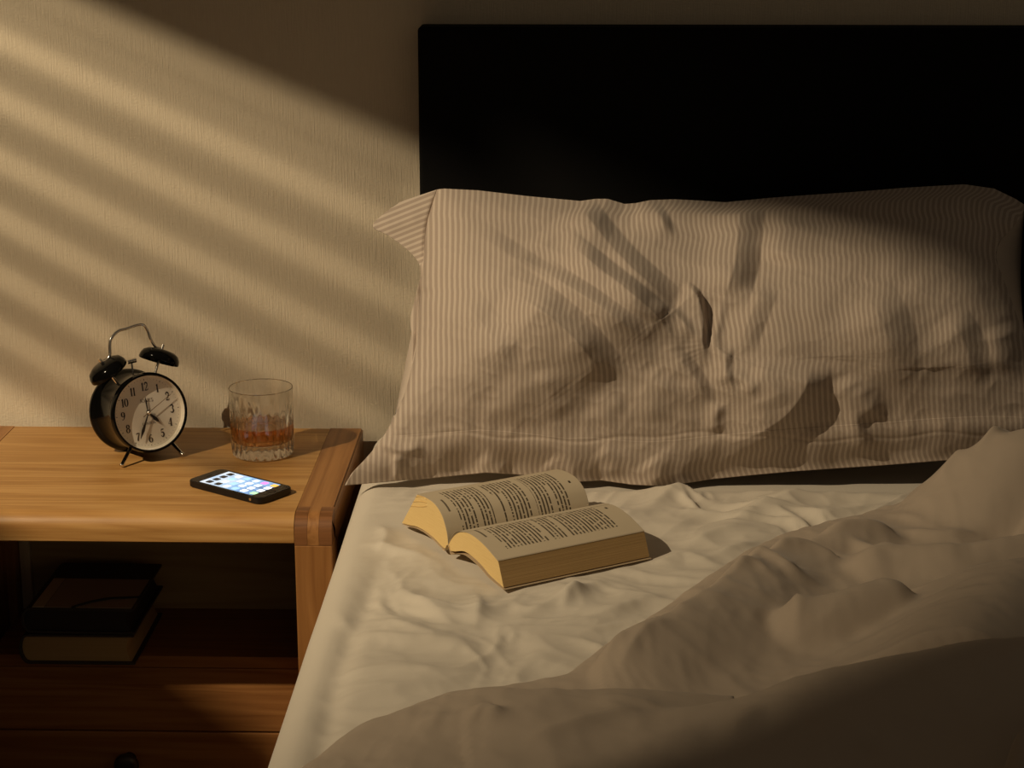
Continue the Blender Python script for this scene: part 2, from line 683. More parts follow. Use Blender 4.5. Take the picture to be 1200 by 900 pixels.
# unseen oblique wall, high window and venetian blind at the left; opening stepped to shape light
sd = Vector((-3.70 - LAMP.x, 0 - LAMP.y)).normalized()       # along the window
nd = Vector((sd.y, -sd.x))                                    # into the room
if nd.x < 0: nd = -nd
P0 = Vector((LAMP.x, LAMP.y)) + nd * 0.56
WM = Matrix(((sd.x, nd.x, 0, P0.x), (sd.y, nd.y, 0, P0.y), (0, 0, 1, 0), (0, 0, 0, 1)))
s_end = -P0.y / sd.y                                          # reaches the back wall
WZ0, WZ1, WS0, WS1, WZS = 1.832, 2.153, -0.287, 0.271, 1.902
SE, SW = s_end - 0.02, -0.76
bm = bmesh.new()
for (a, b) in (((SW, -0.03, 0), (SE, -0.003, WZ0)), ((SW, -0.03, WZ1 + 0.016), (SE, -0.003, 2.9)), ((-0.022, -0.03, WZ1), (SE, -0.003, WZ1 + 0.016)),
               ((SW, -0.03, WZ0), (WS0, -0.003, WZ1 + 0.016)), ((0.002, -0.03, WZ0), (WS1, -0.003, WZS)), ((WS1, -0.03, WZ0), (SE, -0.003, WZ1))):  # raised sill added to shade the drawers, raised head to light the pillow
    add_box(bm, a, b, M=WM)
tag(bm_obj('wall_left', bm, MAT['wall']), kind='structure', label='unseen oblique side wall with a small high window, opening stepped to shape the light', cat='wall')
wf = empty('window_1')
tag(wf, kind='structure', label='white framed window behind the venetian blind', cat='window')
for (a, b) in (((WS0, -0.028, WZ0), (WS0 + 0.006, -0.005, WZ1 + 0.016)), ((WS1 - 0.006, -0.028, WZS), (WS1, -0.005, WZ1))):
    box('window_frame', a, b, MAT['frame_white'], wf, 0.001, M=WM)
bl = empty('venetian_blind')
tag(bl, 'white venetian blind hanging over half of the window', 'blind')
box('headrail', (-0.022, 0.001, WZ1 - 0.0055), (WS1 + 0.02, 0.018, WZ1 + 0.02), MAT['blind'], bl, 0.002, M=WM)
pitch = 0.0226
bm = bmesh.new()
prof = []
for k in range(7):
    t = k / 6 - 0.5
    prof.append((t * 0.0118, 0.0008 * (1 - 4 * t * t)))
for k in range(6, -1, -1):
    prof.append((prof[k][0], prof[k][1] - 0.0003))
extrude_poly(bm, prof, 0, 0.0054, WS1 + 0.008)
bmesh.ops.recalc_face_normals(bm, faces=bm.faces)
sm = bpy.data.meshes.new('slat')
bm.to_mesh(sm)
bm.free()
sm.materials.append(MAT['blind'])
nsl = 7
for k in range(nsl):
    o = bpy.data.objects.new('slat', sm)
    COL.objects.link(o)
    o.parent = bl
    o.matrix_local = WM @ Matrix.Translation((0, 0.008, WZ1 - 0.0136 - k * pitch))
zr = WZ1 - 0.0136 - nsl * pitch
box('bottom_rail', (0.0054, 0.0045, zr - 0.0022), (WS1 + 0.008, 0.0115, zr + 0.0022), MAT['blind'], bl, 0.0008, M=WM)

# ------------------------------------------------------------------ headboard
hb = box('headboard', (-0.1797, -0.058, 0.20), (1.75, -0.004, 1.0895), MAT['headboard'], bev=0.005, seg=3)
tag(hb, 'plain black fabric headboard standing against the wall', 'headboard')

# ------------------------------------------------------------------ nightstand
TZ = 0.55
XL0, XL1 = -0.783, -0.739       # left side frame
XR0, XR1 = -0.3075, -0.2633     # right side frame
YB, YF = -0.022, -0.388
ns = empty('nightstand', ((XL0 + XR1) / 2, -0.2, 0))
tag(ns, 'oak nightstand with open shelf and drawers beside the bed', 'nightstand')


def npart(o):
    o.parent = ns
    o.matrix_parent_inverse = ns.matrix_basis.inverted()
    o.matrix_parent_inverse = Matrix.Translation(-Vector(ns.location))
    return o


RC = 0.024                      # rounded front corner of the side frames


def side_frame(x0, x1, outer):
    # rail along the top
    bm = bmesh.new()
    vs = add_box(bm, (x0, YF + RC + 0.012, TZ - 0.045), (x1, YB, TZ), 0)
    es = [e for e in bm.edges if all(abs(v.co.z - TZ) < 1e-6 for v in e.verts)
          and all(abs(v.co.x - (x1 if outer > 0 else x0)) < 1e-6 for v in e.verts)]
    bmesh.ops.bevel(bm, geom=es, offset=0.002, segments=3, affect='EDGES')
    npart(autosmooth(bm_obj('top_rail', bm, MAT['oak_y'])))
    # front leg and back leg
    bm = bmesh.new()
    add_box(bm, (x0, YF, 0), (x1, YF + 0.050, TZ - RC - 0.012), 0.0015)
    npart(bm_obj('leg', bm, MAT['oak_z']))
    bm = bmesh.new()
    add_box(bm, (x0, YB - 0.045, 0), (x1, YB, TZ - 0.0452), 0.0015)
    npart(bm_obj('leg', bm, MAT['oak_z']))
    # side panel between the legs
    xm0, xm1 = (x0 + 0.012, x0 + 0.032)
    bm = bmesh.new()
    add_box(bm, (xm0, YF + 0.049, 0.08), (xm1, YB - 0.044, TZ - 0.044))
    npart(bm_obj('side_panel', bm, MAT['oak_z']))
    # interlocking corner fingers
    w = x1 - x0
    cuts = [x0, x0 + w * 0.345, x0 + w * 0.655, x1]
    for k in range(3):
        pr = [(YF + RC + 0.012, TZ - 0.045), (YF + RC + 0.012, TZ)]
        for j in range(9):
            a = pi / 2 + (pi / 2) * j / 8
            pr.append((YF + RC + RC * cos(a), TZ - RC + RC * sin(a)))
        pr += [(YF, TZ - RC - 0.012), (YF + 0.050, TZ - RC - 0.012)]
        bm = bmesh.new()
        extrude_poly(bm, pr, 0, cuts[k] + 0.00015, cuts[k + 1] - 0.00015)
        o = npart(autosmooth(bm_obj('joint_finger', bm, MAT['oak_y'] if k == 1 else MAT['oak_end']), 25))


side_frame(XL0, XL1, -1)
side_frame(XR0, XR1, 1)
# two top boards, the front one with a rounded nose
g = 0.0006
YS = float(at_z(300, 545.5, TZ)[1])
bm = bmesh.new()
add_box(bm, (XL1 + g, YS + 0.0007, TZ - 0.03), (XR0 - g, YB, TZ - 0.0005), 0.0)
npart(bm_obj('top_board', bm, MAT['oak_x2']))
pr = [(YS - 0.0007, TZ - 0.034), (YS - 0.0007, TZ - 0.0005)]
RN = 0.020
for j in range(10):
    a = pi / 2 + (pi / 2) * j / 9
    pr.append((YF + 0.002 + RN + RN * cos(a), TZ - 0.0005 - RN + RN * sin(a)))
pr.append((YF + 0.002, TZ - 0.0335))
pr.append((YF + 0.0035, TZ - 0.035))
bm = bmesh.new()
extrude_poly(bm, pr, 0, XL1 + g, XR0 - g)
npart(autosmooth(bm_obj('top_board', bm, MAT['oak_x']), 25))
# recessed shelf box below the overhanging top: shelf, back board, corner batten, drawers
SZ = 0.2925
YD = -0.203                     # front of the recessed shelf and drawers
box_ = lambda nm, a, b, mt, bev=0.001: npart(box(nm, a, b, mt, None, bev))
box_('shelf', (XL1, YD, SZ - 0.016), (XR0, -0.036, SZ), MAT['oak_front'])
box_('back_panel', (XL1, -0.0355, SZ - 0.016), (XR0, -0.026, TZ - 0.031), MAT['oak_dark'])
bx0 = float(at_y(27, 690, -0.040)[0])
bx1 = float(at_y(39, 690, -0.040)[0])
box_('batten', (bx0, -0.046, SZ + 0.0003), (bx1, -0.0358, TZ - 0.032), MAT['batten'])


def drawer(z0, z1, knob):
    d = empty('drawer', (0, 0, 0))
    d.parent = ns
    d.matrix_parent_inverse = Matrix.Translation(-Vector(ns.location))
    bm = bmesh.new()
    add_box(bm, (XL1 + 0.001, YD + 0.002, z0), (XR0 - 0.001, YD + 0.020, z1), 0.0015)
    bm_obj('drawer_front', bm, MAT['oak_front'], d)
    bm = bmesh.new()
    add_box(bm, (XL1 + 0.02, YD + 0.0205, z0 + 0.01), (XR0 - 0.02, -0.040, z1 - 0.02), 0.0)
    bm_obj('drawer_box', bm, MAT['oak_dark'], d)
    if knob:
        bm = bmesh.new()
        kx = float(at_y(152, 893, YD)[0])
        kz = z1 - 0.038
        M = Matrix.Translation((kx, YD + 0.002, kz)) @ Matrix.Rotation(pi / 2, 4, 'X')
        lathe(bm, [(0, 0), (0.009, 0), (0.008, 0.008), (0.013, 0.013), (0.0165, 0.019), (0.0155, 0.025), (0.010, 0.028), (0, 0.029)], 28, M=M)
        bm_obj('knob', bm, MAT['knob'], d, True)


drawer(0.1855, SZ - 0.0175, False)
drawer(0.075, 0.1835, True)

# ------------------------------------------------------------------ books on the shelf


def hardback(loc, rz, Wd, D, H, label, cover, pages, spine_left=True, top_kind=0):
    """closed book lying flat: width Wd (x), depth D (y), height H; spine on the left"""
    e = empty('book', loc, (0, 0, rz))
    tag(e, label, 'book', 'closed books stacked on the shelf')
    t = 0.003
    # cover: C section with a rounded spine
    n = 9
    out, inn = [], []
    for j in range(n):
        a = pi / 2 + pi * j / (n - 1)
        out.append((0.012 + 0.012 * cos(a), H / 2 + H / 2 * sin(a)))
        inn.append((0.012 + (0.012 - t) * cos(a), H / 2 + (H / 2 - t) * sin(a)))
    pr = [(Wd, H)] + out + [(Wd, 0), (Wd, t)] + inn[::-1] + [(Wd, H - t)]
    bm = bmesh.new()
    extrude_poly(bm, pr, 1, 0, D)
    autosmooth(bm_obj('cover', bm, cover, e), 35)
    # pages: concave fore edge
    m_ = 0.005
    pg = []
    for j in range(n):
        a = pi / 2 + pi * j / (n - 1)
        pg.append((0.0125 + (0.012 - t) * cos(a), H / 2 + (H / 2 - t - 0.0001) * sin(a)))
    fe = []
    for j in range(9):
        q = j / 8 * 2 - 1
        fe.append((Wd - m_ - 0.006 * (1 - q * q), H / 2 + q * (H / 2 - t - 0.0001)))
    bm = bmesh.new()
    extrude_poly(bm, pg + fe, 1, m_, D - m_)
    autosmooth(bm_obj('page_block', bm, pages, e), 35)
    return e


bA = at_z(27, 774, SZ)
bB = at_z(156.5, 781, SZ)
Wb = float(bB[0] - bA[0]) + 0.002
book1 = hardback((float(bA[0]) - 0.001, float(bB[1]) + 0.004, SZ + 0.0002), 0, Wb, 0.172, 0.0410, 'thick hardback with dark cover and tan page edges, beneath the black book', MAT['bookcloth'], MAT['old_edges'])
H2 = 0.0345
book2 = hardback((float(bA[0]) + 0.004, float(bB[1]) + 0.008, SZ + 0.0415), radians(-1.0), Wb - 0.004, 0.166, H2, 'black book with grey brown top cover and elastic band, lying on the thick hardback', MAT['bookcloth'], MAT['black_pages'])
box('jacket_panel', (0.030, 0.003, H2), (Wb - 0.007, 0.105, H2 + 0.0006), MAT['dark_jacket'], book2)
box('spine_band', (0.014, 0.003, H2), (0.0292, 0.105, H2 + 0.0007), MAT['jacket_band'], book2)
bm = bmesh.new()
tube(bm, [(0.066, 0.001, H2 + 0.0010), (0.085, 0.020, H2 + 0.0014), (0.105, 0.033, H2 + 0.0014), (Wb - 0.005, 0.040, H2 + 0.0010)], 0.0018, 8)
bm_obj('elastic_band', bm, MAT['ribbon'], book2, True)

# ------------------------------------------------------------------ alarm clock
DR = 0.0465          # dial radius
ck = empty('alarm_clock', tuple(at_z(179, 539.5, TZ)[:2]) + (TZ,), (0, 0, radians(36)))
tag(ck, 'black twin bell alarm clock with ivory dial on the nightstand', 'clock')
TILT = radians(10)
CH = 0.0635
# local body frame: dial faces -Y, leaning back
BMX = Matrix.Translation((0, 0.0, CH)) @ Matrix.Rotation(-TILT, 4, 'X')
AX = BMX @ Matrix.Rotation(pi / 2, 4, 'X')      # lathe axis +z -> local -Y (towards the viewer)


def cpart(name, bm, mat, smooth=True, parent=None, M=None):
    for v in bm.verts:
        v.co = (M or BMX) @ v.co
    o = bm_obj(name, bm, mat, parent or ck, smooth)
    if smooth: autosmooth(o, 38)
    return o


bm = bmesh.new()
lathe(bm, [(0, -0.080), (0.030, -0.081), (0.044, -0.078), (0.0515, -0.075), (0.0540, -0.071), (0.0535, -0.066), (0.0500, -0.062),
           (0.0480, -0.059), (0.0475, -0.016), (0.0480, -0.014), (0.0470, -0.012), (0, -0.012)], 72)
cpart('case', bm, MAT['black_enamel'], M=AX)
bm = bmesh.new()
lathe(bm, [(0.0480, -0.016), (0.0500, -0.0135), (0.0515, -0.008), (0.0515, -0.003), (0.0505, 0.0012), (0.0490, 0.002), (0.0478, 0.0012), (0.0474, -0.001), (0.0474, -0.010)], 80)
cpart('bezel', bm, MAT['black_enamel'], M=AX)
bm = bmesh.new()
lathe(bm, [(0.0474, -0.0005), (0.0472, -0.0006), (0.0462, -0.0080), (0.0464, -0.0092)], 72)
cpart('reflector_ring', bm, MAT['dial'], M=AX)
bm = bmesh.new()
lathe(bm, [(0, -0.0085), (0.0475, -0.0085), (0.0475, -0.0095), (0, -0.0095)], 72)
dial = cpart('dial', bm, MAT['dial'], M=AX)
bm = bmesh.new()
lathe(bm, [(0, 0.0002), (0.02, 0.0001), (0.0474, -0.0012)], 64)
cpart('crystal', bm, MAT['clock_glass'], M=AX)

# dial print: variable-width strokes, coordinates in em (height 1)


def arc(cx, cy, rx, ry, a0, a1, n, w):
    r = []
    for i in range(n):
        t = i / (n - 1)
        a = radians(a0 + (a1 - a0) * t)
        r.append((cx + rx * cos(a), cy + ry * sin(a), w(t) if callable(w) else w))
    return r


TH, TN = 0.17, 0.05


def modw(cx=None):
    return lambda t: TN + (TH - TN) * abs(sin(pi * t * 2))


def ringw(t):       # ring beginning at the top: thick left and right
    return TN + (TH - TN) * abs(sin(2 * pi * t))


GL = {
    '0': (0.56, [arc(0.28, 0.5, 0.20, 0.46, 90, 450, 25, ringw)]),
    '1': (0.36, [[(0.18, 0.03, TH), (0.18, 0.97, TH)], [(0.05, 0.82, TN), (0.18, 0.96, TN)], [(0.05, 0.025, TN), (0.31, 0.025, TN)]]),
    '2': (0.56, [arc(0.27, 0.71, 0.19, 0.24, 170, -20, 14, lambda t: 0.06 + 0.12 * sin(pi * t) if t > .3 else 0.10 + .05 * t),
                 [(0.445, 0.62, 0.15), (0.34, 0.38, 0.09), (0.10, 0.06, 0.05)], [(0.07, 0.06, 0.11), (0.30, 0.05, 0.13), (0.47, 0.06, 0.09), (0.51, 0.26, 0.04)],
                 [(0.10, 0.70, 0.15), (0.13, 0.76, 0.13)]]),
    '3': (0.54, [arc(0.25, 0.74, 0.17, 0.21, 150, -80, 12, lambda t: 0.05 + 0.12 * sin(pi * t)),
                 arc(0.24, 0.28, 0.21, 0.25, 80, -150, 14, lambda t: 0.05 + 0.13 * sin(pi * t)), [(0.10, 0.80, 0.14), (0.13, 0.84, 0.1)], [(0.07, 0.18, 0.14), (0.1, 0.13, 0.1)]]),
    '4': (0.56, [[(0.38, 0.03, TH), (0.38, 0.97, TH)], [(0.34, 0.93, TN), (0.04, 0.30, TN)], [(0.03, 0.28, TN), (0.53, 0.28, TN)], [(0.24, 0.025, TN), (0.52, 0.025, TN)]]),
    '5': (0.54, [[(0.12, 0.92, 0.10), (0.30, 0.90, 0.13), (0.45, 0.94, 0.07)], [(0.11, 0.92, TN), (0.10, 0.52, TN)],
                 arc(0.24, 0.31, 0.20, 0.27, 130, -150, 16, lambda t: 0.05 + 0.13 * sin(pi * t) ** 1.2), [(0.07, 0.20, 0.14), (0.1, 0.15, 0.1)]]),
    '6': (0.56, [arc(0.28, 0.30, 0.19, 0.27, 90, 450, 20, ringw), arc(0.44, 0.34, 0.36, 0.61, 180, 95, 12, lambda t: 0.17 - 0.12 * t), [(0.41, 0.86, 0.12), (0.44, 0.88, 0.1)]]),
    '7': (0.54, [[(0.06, 0.90, 0.09), (0.24, 0.90, 0.14), (0.48, 0.92, 0.07)], [(0.07, 0.95, 0.04), (0.06, 0.72, 0.04)], [(0.48, 0.92, 0.05), (0.30, 0.55, 0.12), (0.22, 0.20, 0.17), (0.22, 0.03, 0.18)]]),
    '8': (0.56, [arc(0.28, 0.74, 0.16, 0.22, 90, 450, 18, ringw), arc(0.28, 0.27, 0.20, 0.24, 90, 450, 20, ringw)]),
    '9': (0.56, [arc(0.28, 0.70, 0.19, 0.27, 90, 450, 20, ringw), arc(0.12, 0.66, 0.36, 0.61, 0, -85, 12, lambda t: 0.17 - 0.12 * t), [(0.15, 0.14, 0.12), (0.12, 0.12, 0.1)]]),
    'J': (0.50, [[(0.32, 0.97, TH), (0.32, 0.20, TH)], arc(0.20, 0.18, 0.12, 0.16, 0, -170, 10, 0.07), [(0.16, 0.975, TN), (0.46, 0.975, TN)]]),
    'O': (0.84, [arc(0.42, 0.5, 0.33, 0.46, 90, 450, 25, ringw)]),
    'N': (0.86, [[(0.16, 0.03, 0.06), (0.16, 0.95, 0.06)], [(0.70, 0.03, 0.06), (0.70, 0.97, 0.06)], [(0.16, 0.95, TH), (0.70, 0.05, TH)], [(0.04, 0.975, TN), (0.2, 0.975, TN)], [(0.05, 0.025, TN), (0.28, 0.025, TN)], [(0.58, 0.975, TN), (0.82, 0.975, TN)]]),
    'E': (0.72, [[(0.20, 0.03, TH), (0.20, 0.97, TH)], [(0.06, 0.975, TN), (0.62, 0.975, TN)], [(0.06, 0.025, TN), (0.64, 0.025, TN)], [(0.2, 0.5, TN), (0.48, 0.5, TN)], [(0.62, 0.98, TN), (0.62, 0.76, TN)], [(0.64, 0.02, TN), (0.64, 0.24, TN)], [(0.48, 0.6, TN), (0.48, 0.4, TN)]]),
    'S': (0.60, [arc(0.30, 0.74, 0.19, 0.21, 40, 250, 14, lambda t: 0.05 + 0.10 * sin(pi * t)), arc(0.30, 0.27, 0.21, 0.24, 80, -150, 14, lambda t: 0.05 + 0.12 * sin(pi * t)), [(0.48, 0.95, TN), (0.48, 0.70, TN)], [(0.09, 0.30, TN), (0.09, 0.05, TN)]]),
    'L': (0.68, [[(0.20, 0.03, TH), (0.20, 0.97, TH)], [(0.06, 0.975, TN), (0.36, 0.975, TN)], [(0.06, 0.025, TN), (0.62, 0.025, TN)], [(0.62, 0.02, TN), (0.62, 0.28, TN)]]),
    'D': (0.82, [[(0.20, 0.03, TH), (0.20, 0.97, TH)], [(0.06, 0.975, TN), (0.4, 0.975, TN)], [(0.06, 0.025, TN), (0.4, 0.025, TN)], arc(0.36, 0.5, 0.36, 0.46, 90, -90, 16, lambda t: 0.05 + 0.13 * sin(pi * t))]),
}


def strokes(bm, st, ox, oz, sx_, sz_, y):
    for s in st:
        pts = [Vector((p[0] * sx_ + ox, p[1] * sz_ + oz)) for p in s]
        L, R = [], []
        for i, p in enumerate(pts):
            t = pts[min(i + 1, len(pts) - 1)] - pts[max(i - 1, 0)]
            if t.length < 1e-9: t = Vector((1, 0))
            t.normalize()
            nn = Vector((-t.y, t.x)) * (s[i][2] * 0.5 * sz_)
            L.append(bm.verts.new((p.x + nn.x, y, p.y + nn.y)))
            R.append(bm.verts.new((p.x - nn.x, y, p.y - nn.y)))
        for i in range(len(pts) - 1):
            bm.faces.new((R[i], R[i + 1], L[i + 1], L[i]))


def word(bm, txt, cx, cz, h, y, wide=1.0):
    tw = sum(GL[c][0] for c in txt) * h * wide
    x = cx - tw / 2
    for c in txt:
        strokes(bm, GL[c][1], x, cz - h / 2, h * wide, h, y)
        x += GL[c][0] * h * wide


DY = 0.0085 - 0.00035      # just proud of the dial, in local -Y
for k in range(1, 13):
    a = radians(90 - 30 * k)
    bm = bmesh.new()
    word(bm, str(k), 0.0335 * cos(a), 0.0335 * sin(a), 0.0108, DY, 0.95)
    o = cpart('numeral', bm, MAT['ink'], False, dial)
bm = bmesh.new()
word(bm, 'JONES', 0, 0.0155, 0.0046, DY, 1.15)
cpart('lettering', bm, MAT['ink_soft'], False, dial)
bm = bmesh.new()
word(bm, 'LONDON', 0, -0.0140, 0.0034, DY, 1.1)
cpart('lettering', bm, MAT['ink_soft'], False, dial)
bm = bmesh.new()
for k in range(60):
    a = 2 * pi * k / 60
    big = k % 5 == 0
    r0, r1, hw = (0.0412, 0.0432, 0.00040) if big else (0.0418, 0.0430, 0.00018)
    e = Vector((cos(a), 0, sin(a)))
    s = Vector((-sin(a), 0, cos(a))) * hw
    vs = [bm.verts.new(e * r0 + s + Vector((0, DY, 0))), bm.verts.new(e * r0 - s + Vector((0, DY, 0))),
          bm.verts.new(e * r1 - s + Vector((0, DY, 0))), bm.verts.new(e * r1 + s + Vector((0, DY, 0)))]
    bm.faces.new(vs)
cpart('minute_track', bm, MAT['ink_soft'], False, dial)


def hand(name, ang, prof, y, mat, th=0.0005):
    """prof: (distance, halfwidth) list; ang clockwise from 12 in degrees"""
    bm = bmesh.new()
    pts = [(d, hw) for d, hw in prof] + [(d, -hw) for d, hw in prof[::-1]]
    pts = [p for i, p in enumerate(pts) if i == 0 or p != pts[i - 1]]
    a = radians(90 - ang)
    e = Vector((cos(a), sin(a)))
    s = Vector((-sin(a), cos(a)))
    pp = []
    for d, hw in pts:
        q = e * d + s * hw
        if not pp or (Vector(pp[-1]) - q).length > 1e-6: pp.append((q.x, q.y))
    extrude_poly(bm, pp, 1, y - th, y)
    cpart(name, bm, mat, False)


hand('alarm_hand', 356, [(-0.003, 0.0006), (0.004, 0.0006), (0.014, 0.0009), (0.0205, 0.0001)], 0.0072, MAT['hand'])
hand('hour_hand', 137, [(-0.003, 0.0008), (0.004, 0.0009), (0.012, 0.0023), (0.0165, 0.0017), (0.0185, 0.0005), (0.0235, 0.0001)], 0.0064, MAT['hand'])
hand('minute_hand', 205, [(-0.004, 0.0008), (0.004, 0.0008), (0.015, 0.0011), (0.024, 0.0021), (0.028, 0.0014), (0.0355, 0.0001)], 0.0055, MAT['hand'])
hand('second_hand', 60, [(-0.009, 0.0004), (0.0, 0.0004), (0.0385, 0.00025)], 0.0047, MAT['sweep'])
bm = bmesh.new()
lathe(bm, [(0, -0.0015), (0.0016, -0.0020), (0.0024, -0.003), (0.0024, -0.0083), (0, -0.0083)], 20)
cpart('centre_boss', bm, MAT['chrome'], M=AX)

# bells, posts, handle, hammer
BY = 0.036          # depth behind the dial plane


def bell(sx_, tilt):
    base = Vector((sx_ * 0.0270 + (0.0045 if sx_ < 0 else -0.001), BY, 0.0400 - (0.004 if sx_ < 0 else 0)))
    ax = Vector((sx_ * sin(tilt), 0, cos(tilt)))
    top = base + ax * 0.027
    R = ax.to_track_quat('Z', 'Y').to_matrix().to_4x4()
    bm = bmesh.new()
    tube(bm, [base, base + ax * 0.032], 0.0019, 12)
    cpart('bell_post', bm, MAT['chrome'])
    Mb = BMX @ Matrix.Translation(base + ax * 0.0215) @ R
    bm = bmesh.new()
    lathe(bm, [(0.0252, 0.0003), (0.0258, 0.0), (0.0264, 0.0012), (0.0258, 0.0060), (0.0230, 0.0115), (0.0170, 0.0150), (0.0080, 0.0164), (0, 0.0166),
               (0, 0.0154), (0.0075, 0.0152), (0.0163, 0.0138), (0.0222, 0.0104), (0.0248, 0.0054), (0.0252, 0.0003)], 48)
    cpart('bell', bm, MAT['black_enamel'], M=Mb)
    bm = bmesh.new()
    tube(bm, [base + ax * 0.035, base + ax * 0.0445], 0.0022, 12)
    cpart('bell_nut', bm, MAT['chrome'])
    return base + ax * 0.0385


t0 = bell(-1, radians(30))
t1 = bell(1, radians(24))
hp = [t0, t0 + Vector((0.0065, 0, 0.0015)), t0 + Vector((0.0115, 0, 0.008)), t0 + Vector((0.0135, 0, 0.021)), t0 + Vector((0.0165, 0, 0.029)), t0 + Vector((0.026, 0, 0.0365)),
      t0 + Vector((0.037, 0, 0.0385)), t1 + Vector((-0.024, 0, 0.0355)), t1 + Vector((-0.017, 0, 0.027)), t1 + Vector((-0.0135, 0, 0.014)), t1 + Vector((-0.008, 0, 0.004)), t1]
hp = [Vector(p) for p in spline([tuple(p) for p in hp], np.linspace(0, 1, 60))]
bm = bmesh.new()
tube(bm, hp, 0.0020, 10)
cpart('handle', bm, MAT['chrome'])
bm = bmesh.new()
tube(bm, [(-0.002, BY, 0.047), (-0.002, BY, 0.064)], 0.0012, 8)
cpart('hammer_stem', bm, MAT['chrome'])
bm = bmesh.new()
tube(bm, [(-0.008, BY, 0.065), (0.004, BY, 0.066)], 0.0030, 12)
cpart('hammer', bm, MAT['chrome'])
# legs: two splayed feet in front, one peg at the back
for sx_ in (-1, 1):
    bm = bmesh.new()
    a = BMX @ Vector((sx_ * 0.026, 0.012, -0.040))
    b = Vector((sx_ * 0.0425 - 0.003, -0.006, 0.0022))
    tube(bm, [a, a.lerp(b, 0.93), a.lerp(b, 0.94), b], [0.0023, 0.0023, 0.0030, 0.0028], 14)
    bm_obj('foot', bm, MAT['chrome'], ck, True)
bm = bmesh.new()
a = BMX @ Vector((0, 0.055, -0.046))
tube(bm, [a, Vector((0, a.y + 0.004, 0.0006))], [0.003, 0.003], 12)
bm_obj('foot', bm, MAT['chrome'], ck, True)

# ------------------------------------------------------------------ whiskey tumbler
gp = at_z(308.3, 531.5, TZ)
tg = empty('whiskey_tumbler', (float(gp[0]), float(gp[1]), TZ + 0.0003), (0, 0, 0.1))
tag(tg, 'cut crystal tumbler with amber whiskey on the nightstand', 'glass')
NC = 24
NS = NC * 10


def cutfn(depths):
    def f(t, k):
        d = depths[k]
        if d == 0: return 1.0
        c = abs(math.fmod(t * NC / (2 * pi), 1.0) - 0.5) * 2     # 0 groove centre .. 1 crest
        return 1.0 - d * (1 - c ** 1.25)
    return f


RG = 0.0412
HG = 0.0895
outer = [(0, 0.0015, 0), (0.030, 0.0008, 0), (0.0355, 0.0, 0.0), (0.0388, 0.0012, 0.012), (0.0400, 0.005, 0.035), (0.0402, 0.012, 0.060), (0.0403, 0.020, 0.060), (0.0404, 0.026, 0.050), (0.0405, 0.030, 0.045), (0.0406, 0.042, 0.045),
         (0.0408, 0.054, 0.034), (0.0409, 0.062, 0.016), (0.0409, 0.067, 0.0), (0.0410, 0.078, 0), (RG, HG - 0.0008, 0), (RG - 0.0006, HG, 0), (RG - 0.0014, HG - 0.0006, 0)]
inner = [(0.0400, 0.082, 0), (0.0394, 0.064, 0), (0.0378, 0.040, 0), (0.0364, 0.026, 0), (0.0335, 0.0195, 0), (0.026, 0.0168, 0), (0, 0.0160, 0)]
allp = outer + inner
bm = bmesh.new()
lathe(bm, [(r, z) for r, z, d in allp], NS, cutfn([d for r, z, d in allp]))
autosmooth(bm_obj('glass_body', bm, MAT['crystal'], tg), 30)
bm = bmesh.new()
e_ = -0.00025
wl = 0.0405
lathe(bm, [(0, 0.0160 + e_), (0.026 - e_, 0.0168 + e_), (0.0335 - e_, 0.0195 + e_), (0.0364 - e_, 0.026), (0.0378 - e_, 0.040), (0.0378 - e_, wl), (0.0368, wl - 0.0004), (0, wl - 0.0005)], 96)
wo = bm_obj('whiskey', bm, MAT['whiskey'], tg)
autosmooth(wo, 30)
tag(wo, 'amber whiskey')

# ------------------------------------------------------------------ phone
ph_c = at_z(281.2, 566.6, TZ + 0.0076)
pa = at_z(219.5 + 6, 567.5, TZ)
pb = at_z(303.9 - 3, 587.3, TZ)
pang = atan2(pb[1] - pa[1], pb[0] - pa[0])
ph = empty('smartphone', (float(ph_c[0]), float(ph_c[1]), TZ + 0.0004), (0, 0, pang))
tag(ph, 'black smartphone with lit home screen lying on the nightstand', 'phone')
PL, PW, PT = 0.1238, 0.0586, 0.0076


def rrect(l, w, r, n=6):
    pts = []
    for cx, cy, a0 in ((l / 2 - r, w / 2 - r, 0), (-l / 2 + r, w / 2 - r, 90), (-l / 2 + r, -w / 2 + r, 180), (l / 2 - r, -w / 2 + r, 270)):
        for i in range(n + 1):
            a = radians(a0 + 90 * i / n)
            pts.append((cx + r * cos(a), cy + r * sin(a)))
    return pts


def slab(name, l, w, r, z0, z1, mat, parent, cx=0, cy=0, bev=0.0):
    bm = bmesh.new()
    extrude_poly(bm, [(x + cx, y + cy) for x, y in rrect(l, w, r)], 2, z0, z1)
    if bev:
        es = [e for e in bm.edges if abs(e.verts[0].co.z - e.verts[1].co.z) < 1e-7]
        bmesh.ops.bevel(bm, geom=es, offset=bev, segments=2, affect='EDGES')
    return autosmooth(bm_obj(name, bm, mat, parent), 35)


